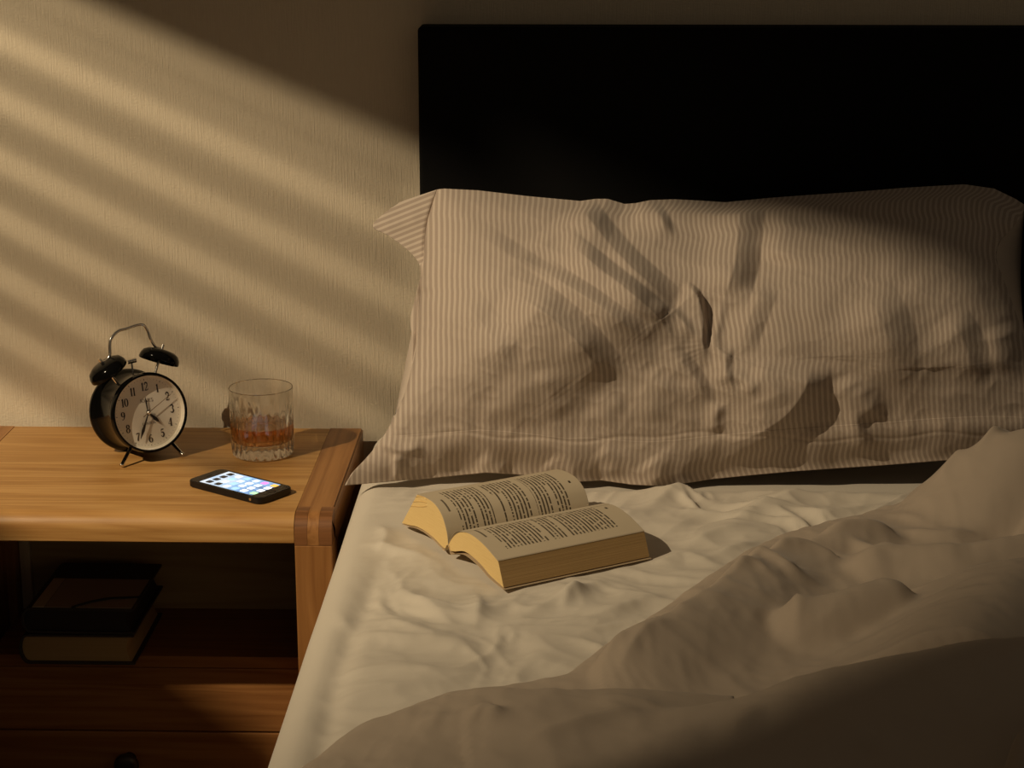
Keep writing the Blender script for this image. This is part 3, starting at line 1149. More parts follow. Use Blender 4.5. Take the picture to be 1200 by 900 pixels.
slab('body', PL, PW, 0.0085, 0, PT - 0.0003, MAT['phone_body'], ph, bev=0.0006)
slab('front_glass', PL - 0.0022, PW - 0.0022, 0.0075, PT - 0.0003, PT, MAT['phone_glass'], ph)
m = NT('lit_screen')
s_ = m.n('ShaderNodeSeparateXYZ')
m.l(m.coord('Object'), s_.inputs[0])
nz = m.noise(m.mapping(m.coord('Object'), (60, 60, 60)), 1.0, 2)
fac = m.math('ADD', m.math('MULTIPLY', m.math('ADD', s_.outputs[0], 0.045), 9.0), m.math('MULTIPLY', m.math('SUBTRACT', nz, 0.5), 1.4))
cc = m.ramp(fac, [(0.0, (0.85, 0.93, 1.0)), (0.45, (0.42, 0.66, 0.95)), (0.75, (0.28, 0.50, 0.85)), (1.0, (0.12, 0.22, 0.42))])
m.col((0.02, 0.02, 0.02)).set(Roughness=0.1)
m.l(cc, m.b.inputs['Emission Color'])
m.b.inputs['Emission Strength'].default_value = 0.95
SCL, SCW = 0.0885, 0.0500
scr = slab('screen', SCL, SCW, 0.0005, PT, PT + 0.00012, m.m, ph)
icols = {'d': (0.02, 0.025, 0.04), 'w': (0.92, 0.95, 1.0), 'b': (0.35, 0.62, 0.98), 'p': (0.80, 0.25, 0.75), 'o': (0.95, 0.50, 0.10), 'g': (0.45, 0.85, 0.50), 'l': (0.70, 0.82, 0.98), 'n': (0.12, 0.2, 0.38)}
imats = {k: emit('icon_' + k, c, 1.05 if k != 'd' else 0.1) for k, c in icols.items()}
# columns from the near long side to the far one; rows from the speaker end to the button
rows = ['dddd', 'dlbl', 'lblb', 'blwl', 'wwlp', 'gwwo']
imesh = {}
for i, row in enumerate(rows):
    for j, c in enumerate(row):
        x = -SCL / 2 + 0.0105 + i * 0.0146 + (0.0015 if i == 5 else 0)
        y = -SCW / 2 + 0.0073 + j * 0.0118
        if c not in imesh:
            o = slab('app_icon', 0.0088, 0.0088, 0.0020, PT + 0.00012, PT + 0.0002, imats[c], scr)
            imesh[c] = o.data
        else:
            o = bpy.data.objects.new('app_icon', imesh[c])
            COL.objects.link(o)
            o.parent = scr
        o.location = (x, y, 0)
bm = bmesh.new()
lathe(bm, [(0, PT + 0.0001), (0.0052, PT + 0.0001), (0.0055, PT + 0.0002), (0.0050, PT + 0.0003), (0, PT + 0.00025)], 28)
bm_obj('home_button', bm, MAT['phone_body'], ph, False, (PL / 2 - 0.0090, 0, 0))
slab('earpiece', 0.0018, 0.0100, 0.0008, PT, PT + 0.00025, MAT['phone_body'], ph, -PL / 2 + 0.0095, 0)
bm = bmesh.new()
lathe(bm, [(0, 0), (0.0018, 0), (0.0018, 0.0008), (0, 0.0008)], 16, M=Matrix.Translation((PL / 2 - 0.016, -PW / 2 + 0.0002, 0.004)) @ Matrix.Rotation(pi / 2, 4, 'X'))
bm_obj('headphone_socket', bm, MAT['chrome'], ph)

# ------------------------------------------------------------------ bed: mattress, fitted sheet
BZ = 0.56
BXL = -0.2465        # left edge of the bed
mt = box('mattress', (BXL + 0.012, -1.95, 0.30), (1.42, -0.075, BZ - 0.030), MAT['mattress'], bev=0.03, seg=4)
tag(mt, 'mattress wrapped in the cream fitted sheet', 'mattress')
bb = box('bed_base', (BXL + 0.02, -1.95, 0.06), (1.42, -0.075, 0.2985), MAT['headboard'], bev=0.006)
tag(bb, 'dark divan base under the mattress', 'bed base')


def wp(pts):
    """picture points on the sheet -> plan points (x, y[, h])"""
    r = []
    for p in pts:
        h_ = p[2] if len(p) > 2 else 0.0
        q = at_z(p[0], p[1], BZ + h_)
        r.append((float(q[0]), float(q[1]), h_))
    return np.array(r)


# (picture polyline, amplitude m, width on the near/left-hand side, width on the far side)
SH = [
    ([(455, 690), (495, 712), (548, 742)], .0060, .011, .030),
    ([(440, 722), (480, 742), (530, 752)], .0035, .012, .020),
    ([(405, 735), (470, 752), (600, 757)], .0045, .018, .030),
    ([(390, 705), (400, 728), (425, 742)], .0040, .012, .014),
    ([(556, 690), (562, 712), (556, 742)], .0055, .016, .010),
    ([(585, 735), (640, 712), (690, 690), (740, 672)], .0050, .010, .022),
    ([(660, 720), (668, 702), (700, 690)], .0060, .012, .012),
    ([(640, 742), (720, 718), (790, 690)], .0035, .012, .022),
    ([(690, 628), (740, 606), (790, 596)], .0050, .014, .020),
    ([(735, 600), (765, 592), (800, 574), (840, 560)], .0080, .012, .026),
    ([(790, 570), (808, 588), (830, 606)], .0060, .012, .010),
    ([(835, 622), (880, 600), (925, 584), (965, 566)], .0100, .020, .018),
    ([(860, 580), (890, 572), (930, 556)], .0060, .014, .016),
    ([(800, 640), (850, 622), (910, 618)], .0070, .012, .022),
    ([(815, 655), (850, 648), (900, 630)], .0060, .012, .014),
    ([(760, 668), (800, 652), (850, 668)], .0060, .016, .020),
    ([(930, 612), (990, 600), (1050, 588)], .0060, .012, .020),
    ([(960, 585), (1020, 577), (1060, 566)], .0055, .016, .022),
    ([(440, 610), (452, 630), (440, 655)], .0035, .010, .014),
    ([(400, 632), (440, 640), (520, 660)], .0030, .010, .016),
    ([(330, 800), (420, 792), (600, 790)], .0025, .015, .030),
    ([(840, 571), (940, 560), (1040, 554), (1150, 552)], .0115, .030, .020),
    ([(355, 830), (450, 815), (560, 800)], .0025, .012, .030),
]
xs = np.concatenate([np.linspace(BXL, 0.72, 380), np.linspace(0.73, 1.42, 30)])
ys = np.concatenate([np.linspace(-0.075, -1.10, 360), np.linspace(-1.12, -1.95, 30)])
# left edge: go over the rounded edge and down the side
RE = 0.034
sA = np.linspace(0, pi / 2, 14)[:-1]
sx_list, sz_list = [], []
for z in np.linspace(0.24, BZ - RE, 14):
    sx_list.append(BXL)
    sz_list.append(z - BZ)
for a in sA[1:]:
    sx_list.append(BXL + RE - RE * cos(a))
    sz_list.append(-RE + RE * sin(a))
top_x = xs[xs > BXL + RE]
ux = np.concatenate([sx_list, top_x])
uz = np.concatenate([sz_list, np.zeros(len(top_x))])
X, Y = np.meshgrid(ux, ys)
Z = BZ + np.tile(uz, (len(ys), 1))
flat = sstep(BXL + 0.01, BXL + 0.07, X)
Hs = np.zeros_like(X)
for pts, A, w1, w2 in SH:
    P = wp(pts)
    # screen-right/near side is the negative cross side in plan
    r_, _ = ridge(X, Y, P[:, :2], w2 * 0.9, w1 * 0.9, 0.45, 1.4)
    Hs += (2.4 if A < 0.0048 else 1.5 if A < 0.0075 else 1.05) * A * r_
Hs += 0.0022 * vnoise(X * 9 + 3, Y * 9, 11) + 0.0016 * crease_noise(X * 16 + 0.6 * vnoise(X * 7, Y * 7, 5), Y * 22, 21)
region = sstep(-0.95, -0.55, Y)
back = sstep(-0.62, -0.40, Y) * sstep(0.0, 0.15, X)
qx, qy = X * cos(0.5) + Y * sin(0.5), -X * sin(0.5) + Y * cos(0.5)
wv = 0.7 * vnoise(X * 9, Y * 9, 35)
Hs += (0.0022 * region + 0.0052 * back) * (crease_noise(qx * 7 + 1.6 * wv, qy * 15 + 2.0 * wv, 33) - 0.45)
mid = sstep(-0.95, -0.80, Y) * (1 - sstep(-0.62, -0.52, Y)) * sstep(BXL + 0.03, BXL + 0.12, X)
rx_, ry_ = X * cos(-0.55) + Y * sin(-0.55), -X * sin(-0.55) + Y * cos(-0.55)
Hs += 0.0040 * mid * (crease_noise(rx_ * 7 + 1.8 * wv, ry_ * 17 + 1.5 * wv, 39) - 0.45)
Hs += 0.0010 * (crease_noise(qx * 22 + wv, qy * 45 - wv, 37) - 0.45)
bkc = at_z(612, 625, BZ)
bka = radians(31.9)
bu_ = (X - bkc[0]) * cos(bka) + (Y - bkc[1]) * sin(bka)
bv_ = -(X - bkc[0]) * sin(bka) + (Y - bkc[1]) * cos(bka)
under = np.maximum(np.abs(bu_) - 0.100, np.abs(bv_) - 0.128)
Hs = Hs * sstep(0.0, 0.035, under) - 0.001 * (1 - sstep(0.0, 0.035, under))
# outline of the duvet edge in the picture; the sheet lies flat beneath it
EDGE = [(285, 985), (325, 935), (372, 899), (430, 866), (485, 842), (540, 826), (600, 818), (655, 808), (672, 797), (705, 772), (752, 740), (800, 708), (850, 674),
        (895, 648), (950, 630), (1005, 614), (1045, 604), (1085, 597), (1130, 592), (1200, 588), (1290, 584)]
de_, se_, _, _ = poly_dist(X, Y, densify(wp(EDGE)[:, :2], 120))
cov = np.where(se_ < 0, sstep(0.012, 0.040, de_), 0.0)
Hs = Hs * (1 - cov) - 0.003 * cov
tuck = sstep(-0.322, -0.296, Y)          # pressed flat beneath the pillow
Hs = Hs * (1 - tuck) - 0.004 * tuck
Z = Z + Hs * flat
# settled hollow under the book
# groove beside the piped edge, and soft vertical waves on the hanging side
gr = np.exp(-((X - (BXL + 0.052 + 0.006 * np.sin(Y * 9))) / 0.012) ** 2)
Z -= 0.0045 * gr * sstep(0.42, 0.62, -Y)
side = (np.tile(uz, (len(ys), 1)) < -0.02)
X = X - np.where(side, 0.0035 * vnoise(Y * 8, Z * 3, 8) * np.clip(-np.tile(uz, (len(ys), 1)) / 0.1, 0, 1) + 0.0, 0)
Vs = np.stack([X, Y, Z], -1)
# underside is left to the mattress; a small hem closes the hanging edge
sh = grid_mesh('fitted_sheet', Vs[:, ::-1], None, MAT['sheet'])
tag(sh, 'creased cream cotton sheet covering the mattress', 'sheet')


def sheet_h(x, y):
    """sheet height near a plan point (from the grid)"""
    d = (X - x) ** 2 + (Y - y) ** 2
    return float(Z.ravel()[np.argmin(d)])


# ------------------------------------------------------------------ duvet
def wy(pts):
    """picture points on the vertical plane y = third value -> (px, py, height above bed)"""
    return [(a, b, float(at_y(a, b, c)[2]) - BZ) for a, b, c in pts]


Pe = wp(EDGE)[:, :2]
Qe = np.array([(0.10, -1.75), (0.35, -1.72), (0.65, -1.65), (0.95, -1.5), (1.2, -1.25), (1.38, -0.95), (1.40, -0.65), (1.40, -0.40)])
ns_, nt_ = 380, 300
ss = np.linspace(0, 1, ns_)
tt = np.linspace(0, 1, nt_) ** 1.55
# arc-length resample of the edge
pd = spline(Pe, np.linspace(0, 1, 900))
al = np.concatenate([[0], np.cumsum(np.hypot(*(pd[1:] - pd[:-1]).T))])
al /= al[-1]
Pc = np.stack([np.interp(ss, al, pd[:, 0]), np.interp(ss, al, pd[:, 1])], -1)
Qc = spline(Qe, ss)
XY = Pc[:, None, :] * (1 - tt[None, :, None]) + Qc[:, None, :] * tt[None, :, None]
DX, DYy = XY[..., 0], XY[..., 1]
# crest lines (picture x, y, height above the bed), width below/near, width above/far
DV = [
    # low front fold whose crest runs in from the bed edge
    ([(372, 892, .012), (430, 856, .026), (520, 817, .042), (575, 806, .050), (650, 806, .054), (760, 811, .050), (870, 816, .042)], .110, .034, .02),
    # long crest rising to the right, dark towards the viewer
    ([(560, 872, .026), (690, 850, .040), (775, 838, .050), (870, 817, .064), (950, 790, .082), (1050, 769, .097), (1200, 744, .112), (1300, 730, .112), (1500, 715, .090), (1750, 700, .055)], .130, .042, .06),
    ([(700, 900, .022), (900, 885, .040), (1150, 860, .060), (1350, 840, .06), (1600, 820, .03)], .16, .16, .08),
    # main body: crest close behind its left edge, falling away to the right
    ([(676, 796, .016), (715, 766, .040), (760, 735, .054), (805, 705, .060), (850, 676, .058), (900, 650, .046), (950, 633, .034)], .080, .026, .05),
    # second crest with a dark near flank
    ([(845, 704, .050), (900, 700, .050), (953, 704, .056), (1020, 687, .066), (1062, 674, .070), (1105, 660, .066)], .045, .070, .34),
    # right hand slope facing the lamp
    ([(1230, 640, .095), (1175, 690, .100), (1130, 745, .100)], .12, .10, .06),
    # shoulders behind
    ([(900, 648, .034), (960, 630, .036), (1030, 612, .036), (1080, 606, .034)], .040, .030, .30),
    ([(960, 660, .040), (1040, 640, .046), (1120, 640, .050), (1220, 625, .06), (1400, 615, .04)], .045, .045, .15),
    # big rounded lobe beside the pillow
    (wy([(1040, 600, -.395), (1075, 572, -.41), (1112, 546, -.42), (1150, 519, -.425), (1200, 500, -.43), (1270, 500, -.435), (1380, 525, -.45), (1520, 552, -.47)]), .095, .045, .06),
    # corner lobe at the lower right
    ([(1140, 885, .075), (1165, 866, .095), (1200, 852, .105), (1280, 840, .09), (1400, 830, .05)], .05, .018, .15),
]
# small creases: (picture polyline at height h, amplitude, near width, far width)
DW = [
    ([(800, 712), (835, 690), (880, 676), (925, 690)], .04, .0050, .008, .016),
    ([(850, 672), (890, 662), (930, 672), (975, 668)], .04, .0055, .007, .016),
    ([(870, 652), (905, 650), (950, 645), (1000, 650)], .035, .0050, .007, .014),
    ([(985, 626), (1020, 636), (1050, 655)], .035, .0050, .010, .010),
    ([(940, 628), (1010, 620), (1080, 618)], .035, .0050, .007, .014),
    ([(935, 705), (932, 725), (940, 745)], .04, .0045, .008, .012),
    ([(700, 790), (735, 764), (770, 748)], .03, .0045, .008, .014),
    ([(715, 800), (760, 768), (800, 758)], .03, .0040, .010, .016),
    ([(1035, 602), (1060, 606), (1110, 612), (1160, 608)], .04, .0050, .008, .014),
    ([(1090, 560), (1110, 556), (1135, 548)], .06, .0040, .008, .012),
    ([(1140, 530), (1170, 522), (1205, 520)], .09, .0060, .007, .010),
    ([(1150, 516), (1180, 512), (1210, 512)], .10, .0040, .005, .008),
    ([(545, 850), (565, 842), (580, 845), (590, 836)], .04, .0060, .008, .010),
    ([(480, 858), (520, 852), (560, 862)], .03, .0040, .010, .014),
    ([(600, 862), (690, 848), (775, 836)], .045, .0050, .010, .014),
    ([(690, 822), (740, 828), (800, 833)], .048, .0040, .008, .014),
    ([(850, 870), (880, 855), (900, 850)], .05, .0030, .010, .012),
]
acc = np.full(DX.shape, 0.0)
k_ = 240.0
acc += np.exp(k_ * 0.020)
for pts, w1, w2, tp in DV:
    P = wp(pts)
    r_, hh = ridge(DX, DYy, P, w2, w1, tp, 1.8)
    acc += np.exp(k_ * hh * r_)
HD = np.log(acc) / k_ - np.log(2.5) / k_
HD = np.maximum(HD, 0.012)
# valleys
DVAL = [
    ([(1033, 603), (1097, 627), (1153, 622), (1200, 600), (1260, 585)], .014, .010, .022),
    ([(478, 884), (530, 884), (600, 892)], .022, .016, .012),
    ([(1180, 640), (1190, 680), (1195, 720)], .010, .03, .03),
]
for pts, A, w1, w2 in DVAL:
    P = wp([(a, b, .045) for a, b in pts])
    r_, _ = ridge(DX, DYy, P[:, :2], w2, w1, 0.3)
    HD -= A * r_
for pts, h_, A, w1, w2 in DW:
    P = wp([(a, b, h_) for a, b in pts])
    r_, _ = ridge(DX, DYy, P[:, :2], w2, w1, 0.4, 1.4)
    HD += 1.9 * A * r_
# small creases
HD += 0.0025 * vnoise(DX * 12 + 1, DYy * 12, 41) + 0.0022 * (crease_noise(DX * 13 + DYy * 6, DYy * 20 + 0.8 * vnoise(DX * 6, DYy * 6, 4), 44) - 0.4)
wd_ = 0.8 * vnoise(DX * 8, DYy * 8, 49)
ex_, ey_ = DX * cos(0.9) + DYy * sin(0.9), -DX * sin(0.9) + DYy * cos(0.9)
HD += 0.0030 * (crease_noise(ex_ * 5 + 0.6 * wd_, ey_ * 9 + 0.6 * wd_, 51) - 0.45) * (0.35 + 0.65 * sstep(-0.2, 0.6, vnoise(DX * 5, DYy * 5, 53)))
HD += 0.0012 * (crease_noise(DX * 36 + wd_, DYy * 30 + DX * 12, 47) - 0.4)
dd, _, _, _ = poly_dist(DX, DYy, np.stack([np.interp(np.linspace(0, 1, 160), ss, Pc[:, 0]), np.interp(np.linspace(0, 1, 160), ss, Pc[:, 1])], -1))
er = np.clip(dd / 0.022, 0, 1)
HD = HD * np.sqrt(1 - (1 - er) ** 2) + 0.002
VD = np.stack([DX, DYy, BZ + 0.003 + HD], -1)
# closing underside
n_, m_ = VD.shape[:2]
step_s = list(range(0, n_))
bot = VD[:, [0, 60, 150, nt_ - 1], :].copy()
bot[..., 2] = BZ + 0.008
bot[:, 0, 2] = BZ + 0.004
bi = np.arange(bot.shape[0] * 4).reshape(-1, 4)
qb = np.stack([bi[:-1, :-1], bi[:-1, 1:], bi[1:, 1:], bi[1:, :-1]], -1).reshape(-1, 4)
du = grid_mesh('duvet', VD, None, MAT['duvet'], extra=(qb, bot.reshape(-1, 3), None))
tag(du, 'rumpled beige duvet thrown back across the bed', 'duvet')

# ------------------------------------------------------------------ open paperback
bL = at_z(603, 687, BZ)
bR = at_z(772, 651, BZ)
bang = atan2(bR[1] - bL[1], bR[0] - bL[0])
org = at_z(523.5, 647.0, BZ + 0.004)
bz = max(sheet_h(float(org[0]) + dx, float(org[1]) + dy) for dx in (0, .05, .1, .15) for dy in (-.06, 0, .06))
BL = 0.182
ob = empty('open_book', (float(org[0]), float(org[1]), BZ + 0.0035), (0, 0, bang))
tag(ob, 'open paperback lying spread on the cream sheet', 'book')
# sections (y along the page, z up); far half +y, near half -y
far_top = [(-0.0035, 0.0100), (-0.0020, 0.0200), (0.0025, 0.0300), (0.0110, 0.0405), (0.0260, 0.0475), (0.0470, 0.0490), (0.0680, 0.0465)]
far_bot = [(0.0005, 0.0045), (0.0090, 0.0035), (0.0280, 0.0075), (0.0500, 0.0095), (0.0700, 0.0085), (0.0880, 0.0050), (0.1060, 0.0020)]
near_top = [(-0.0045, 0.0105), (-0.0110, 0.0185), (-0.0200, 0.0265), (-0.0320, 0.0330), (-0.0530, 0.0372), (-0.0810, 0.0345), (-0.1120, 0.0255)]
near_bot = [(-0.0075, 0.0045), (-0.0180, 0.0070), (-0.0380, 0.0135), (-0.0550, 0.0138), (-0.0770, 0.0100), (-0.0950, 0.0045), (-0.1230, 0.0005)]


def block(name, top, bot, mat, parent, x0, x1, n=28, fore=6, bulge=0.0):
    t = np.linspace(0, 1, n)
    T = spline(top, t)
    B = spline(bot, t)[::-1]
    fe = [(T[-1] * (1 - k / fore) + B[0] * (k / fore)) for k in range(1, fore)]
    pr = [tuple(p) for p in T] + [tuple(p) for p in fe] + [tuple(p) for p in B]
    bm = bmesh.new()
    extrude_poly(bm, pr, 0, x0, x1)
    bmesh.ops.triangulate(bm, faces=[f for f in bm.faces if len(f.verts) > 4])
    o = autosmooth(bm_obj(name, bm, [mat, MAT['fore_edge_shade']], parent), 40)
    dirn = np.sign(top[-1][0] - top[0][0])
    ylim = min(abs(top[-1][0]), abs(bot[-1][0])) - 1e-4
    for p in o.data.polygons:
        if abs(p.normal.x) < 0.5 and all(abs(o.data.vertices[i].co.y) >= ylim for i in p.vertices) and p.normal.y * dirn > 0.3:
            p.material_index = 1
    return o


def page(name, top, mat, parent, x0, x1, lift=0.0005, n=40, flip=False, scale=1.0):
    t = np.linspace(0.02, 1, n)
    T = spline(top, t)
    tg_ = np.gradient(T, axis=0)
    nr = np.stack([-tg_[:, 1], tg_[:, 0]], -1)
    nr /= np.linalg.norm(nr, axis=1)[:, None]
    if nr[n // 2, 1] < 0: nr = -nr
    T2 = T + nr * lift
    seg = np.concatenate([[0], np.cumsum(np.linalg.norm(T2[1:] - T2[:-1], axis=1))])
    seg /= seg[-1]
    xs_ = np.concatenate([[x0, x0 + 0.0003], np.linspace(x0, x1, 10)[1:-1], [x1 - 0.0003, x1]])
    V = np.zeros((12, n, 3))
    V[..., 0] = xs_[:, None]
    V[..., 1] = T2[None, :, 0]
    V[..., 2] = T2[None, :, 1]
    UV = np.zeros((12, n, 2))
    UV[..., 0] = ((xs_ - x0) / (x1 - x0))[:, None]
    UV[..., 1] = seg[None, :] if not flip else 1 - seg[None, :]
    o = grid_mesh(name, V, UV, mat, parent)
    md = o.modifiers.new('thickness', 'SOLIDIFY')
    md.thickness = 0.00025
    md.offset = 0
    return o


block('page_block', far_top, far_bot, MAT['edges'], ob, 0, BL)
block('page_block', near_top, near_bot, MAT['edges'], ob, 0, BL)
page('page', far_top, MAT['page_back'], ob, -0.0004, BL + 0.0004, flip=True)
page('page', near_top, MAT['page_front'], ob, -0.0004, BL + 0.0004)
# a leaf lifting at the gutter and a few loose leaves at the fore edge
lf = [(-0.0045, 0.0110), (-0.0095, 0.0195), (-0.0190, 0.0290), (-0.0310, 0.0345), (-0.0430, 0.0372)]
page('loose_leaf', lf, MAT['leaf'], ob, -0.0006, BL + 0.0003, lift=-0.0004)
for k, (dy_, dz_) in enumerate([(0.004, -0.004), (0.009, -0.011), (0.015, -0.018)]):
    pts = [(0.045, 0.0478 - 0.004 * k), (0.058, 0.0476 - 0.006 * k), (0.0680 + dy_ + 0.0014, 0.0465 + dz_)]
    page('loose_leaf', pts, MAT['edges'], ob, -0.0007, BL + 0.0005, lift=0.0, n=10)
# cover following the undersides, with a little tented spine
cv = [(0.1085, 0.0012), (0.0880, 0.0036), (0.0700, 0.0070), (0.0500, 0.0080), (0.0280, 0.0060), (0.0100, 0.0022), (0.0030, 0.0016), (-0.0020, 0.0090), (-0.0060, 0.0095), (-0.0110, 0.0018),
      (-0.0200, 0.0048), (-0.0380, 0.0102), (-0.0550, 0.0105), (-0.0770, 0.0068), (-0.0960, 0.0018), (-0.1255, -0.0012)]
page('cover', cv, MAT['paper_cover'], ob, -0.0012, BL + 0.0012, lift=0.0, n=60)

# ------------------------------------------------------------------ pillow
# outline in the picture; depth from lying against headboard and bed
Lv = [0.0, 0.04, 0.10, 0.18, 0.27, 0.37, 0.48, 0.57, 0.66, 0.73, 0.785, 0.835, 0.885, 0.93, 0.965, 1.0]
Lx = [404.5, 412, 428, 448, 465, 477, 484, 481, 489, 493, 488, 474, 455, 437, 449, 470]
Ly = [569, 556, 538, 513, 482, 446, 404, 374, 340, 318, 304, 290, 276, 264.5, 251, 236]
Sv = [0.0, 0.08, 0.155, 0.30, 0.45, 0.60, 0.75, 0.88, 1.0]
Sx = [462, 460, 456, 474, 487, 491, 496, 500, 512]
Rv = [0.0, 0.15, 0.30, 0.50, 0.62, 0.72, 0.80, 0.86, 0.92, 1.0]
Rx = [1232, 1224, 1213, 1198, 1186, 1175, 1167, 1172, 1188, 1203]
Bx = [404, 462, 489, 530, 569, 600, 640, 671, 704, 740, 767, 800, 830, 880, 930, 980, 1040, 1102, 1170, 1240]
By = [569, 564, 562, 558, 554, 555.5, 560, 565, 563, 568, 569.5, 567, 562, 557, 552.5, 549, 545, 540, 537, 536]
Tx = [505, 520, 560, 620, 680, 698, 712, 732, 745, 762, 790, 820, 850, 900, 940, 1000, 1060, 1130, 1165, 1190, 1210]
Ty = [223, 221, 223, 230, 235.5, 233, 233, 239, 238, 234.5, 233.5, 235, 237, 232, 229, 225, 220, 216, 221, 233, 246]
NU, NV = 440, 300
US = 0.075
u = np.concatenate([np.linspace(0, US, 40), np.linspace(US, 1, NU - 40 + 1)[1:]])
VSM = 0.155
v = np.concatenate([np.linspace(0, VSM, 50), np.linspace(VSM, 1, NV - 50 + 1)[1:]])
U, Vv = np.meshgrid(u, v, indexing='ij')
sxv = pinterp(Vv, Sv, Sx)
rxv = pinterp(Vv, Rv, Rx)
tq = np.clip((U - US) / (1 - US), 0, 1)
px = sxv + (rxv - sxv) * tq
xb = Sx[0] + (Rx[0] - Sx[0]) * tq
xt = Sx[-1] + (Rx[-1] - Sx[-1]) * tq
py = np.interp(xb, Bx, By) * (1 - Vv) + np.interp(xt, Tx, Ty) * Vv
lx = pinterp(Vv, Lv, Lx)
ly = pinterp(Vv, Lv, Ly)
sy = np.interp(Sx[0], Bx, By) * (1 - Vv) + np.interp(Sx[-1], Tx, Ty) * Vv
tl = np.clip(U / US, 0, 1)
fl = U < US
px = np.where(fl, lx + (sxv - lx) * tl, px)
py = np.where(fl, ly + (sy - ly) * tl, py)
# bottom hem: follow the hem outline under the left flange too
py = py + np.where(fl, (np.interp(px, Bx, By) - (ly[0, 0] + (sy[0, 0] - ly[0, 0]) * tl)) * (1 - sstep(0, 0.12, Vv)), 0)
# depth profiles
yf = pinterp(Vv, [0, 0.07, VSM, 0.24, 0.36, 0.50, 0.64, 0.78, 0.89, 0.96, 1.0],
             [-0.318, -0.315, -0.312, -0.317, -0.322, -0.319, -0.299, -0.252, -0.197, -0.155, -0.118])
ye = pinterp(Vv, [0, VSM, 0.35, 0.6, 0.85, 1.0], [-0.318, -0.300, -0.262, -0.200, -0.140, -0.112])
bu = np.sqrt(np.clip(1 - (1 - np.clip(tq / 0.20, 0, 1)) ** 2, 0, 1)) * np.sqrt(np.clip(1 - np.clip((tq - 0.86) / 0.16, 0, 1) ** 2, 0, 1))
bu = bu * 0.9 + 0.1 * sstep(0, 0.6, tq)
yw = ye + (yf - ye) * bu
yhem = np.clip(at_z(px[:, :1], py[:, :1], BZ + 0.006)[..., 1], -0.330, -0.288)
yw = yw + (yhem - yw) * (1 - sstep(0.0, 0.14, Vv))
# dip in the middle where the pillow is pinched
yw += 0.030 * np.exp(-((px - 838) / 60) ** 2) * sstep(0.30, 0.62, Vv)
D = np.zeros_like(px)          # displacement towards the viewer (m)
# (picture polyline going down/right, amplitude, width right-hand side, width left-hand side of the travel direction)
PF = [
    ([(760, 352), (790, 368), (815, 396)], .0080, 10, 6),
    ([(925, 246), (915, 275), (905, 310)], .0140, 14, 40),
    ([(848, 345), (842, 375), (838, 400), (850, 425)], .0060, 6, 7),
    ([(838, 455), (850, 440), (872, 446), (885, 470)], .0070, 8, 9),
    ([(845, 470), (838, 490), (842, 510)], .0065, 9, 8),
    ([(985, 440), (996, 470), (1002, 500)], .0070, 12, 30),
    ([(880, 430), (905, 455), (915, 480)], .0060, 24, 14),
    ([(1165, 380), (1172, 410), (1165, 440)], .0070, 16, 24),
    ([(1010, 345), (1040, 390), (1050, 430), (1030, 468)], .0090, 40, 40),
    ([(1030, 490), (1014, 470), (1005, 450)], .0050, 14, 14),
    ([(1000, 480), (1008, 505), (1014, 535)], .0060, 14, 9),
    ([(455, 496), (492, 452), (540, 415), (590, 384)], .0160, 30, 45),
    ([(520, 500), (545, 462), (556, 425)], .0080, 20, 26),
    ([(590, 500), (600, 466), (628, 440)], .0080, 22, 20),
    ([(655, 495), (648, 462), (640, 430)], .0080, 24, 20),
    ([(700, 500), (712, 480), (735, 468)], .0060, 14, 16),
    ([(760, 498), (768, 470), (790, 440)], .0080, 20, 20),
    ([(520, 300), (560, 320), (600, 350)], .0050, 30, 30),
    ([(500, 345), (520, 370), (540, 380)], .0040, 20, 20),
    ([(560, 250), (640, 262), (720, 250)], .0040, 24, 24),
    ([(950, 270), (1030, 280), (1080, 320)], .0050, 40, 30),
    ([(445, 532), (452, 522), (470, 528), (500, 524)], .0060, 6, 8),
    ([(463, 530), (464, 548), (464, 566)], .0070, 3.5, 12),
    ([(640, 540), (650, 552), (652, 566)], .0050, 12, 10),
    ([(560, 536), (580, 546), (596, 556)], .0055, 14, 10),
    ([(760, 536), (770, 552), (775, 570)], .0045, 16, 16),
    ([(700, 526), (715, 545), (712, 562)], .0045, 14, 12),
    ([(478, 300), (484, 330), (480, 352)], .0060, 5, 6),
    ([(486, 385), (480, 410), (483, 440)], .0060, 5, 6),
    ([(492, 300), (500, 322), (496, 345)], .0055, 6, 7),
    ([(440, 266), (470, 262), (500, 250)], .0040, 10, 10),
    ([(1165, 235), (1155, 262), (1160, 300)], .0090, 14, 20),
]
for pts, A, w1, w2 in PF:
    r_, _ = ridge(px, py, np.array(pts, float), w1, w2, 0.30, 1.9)
    lump = 0.65 if (np.mean([p[1] for p in pts]) > 430 and np.mean([p[0] for p in pts]) < 800 and pts[0][1] < 520) else 1.1
    D += lump * A * r_
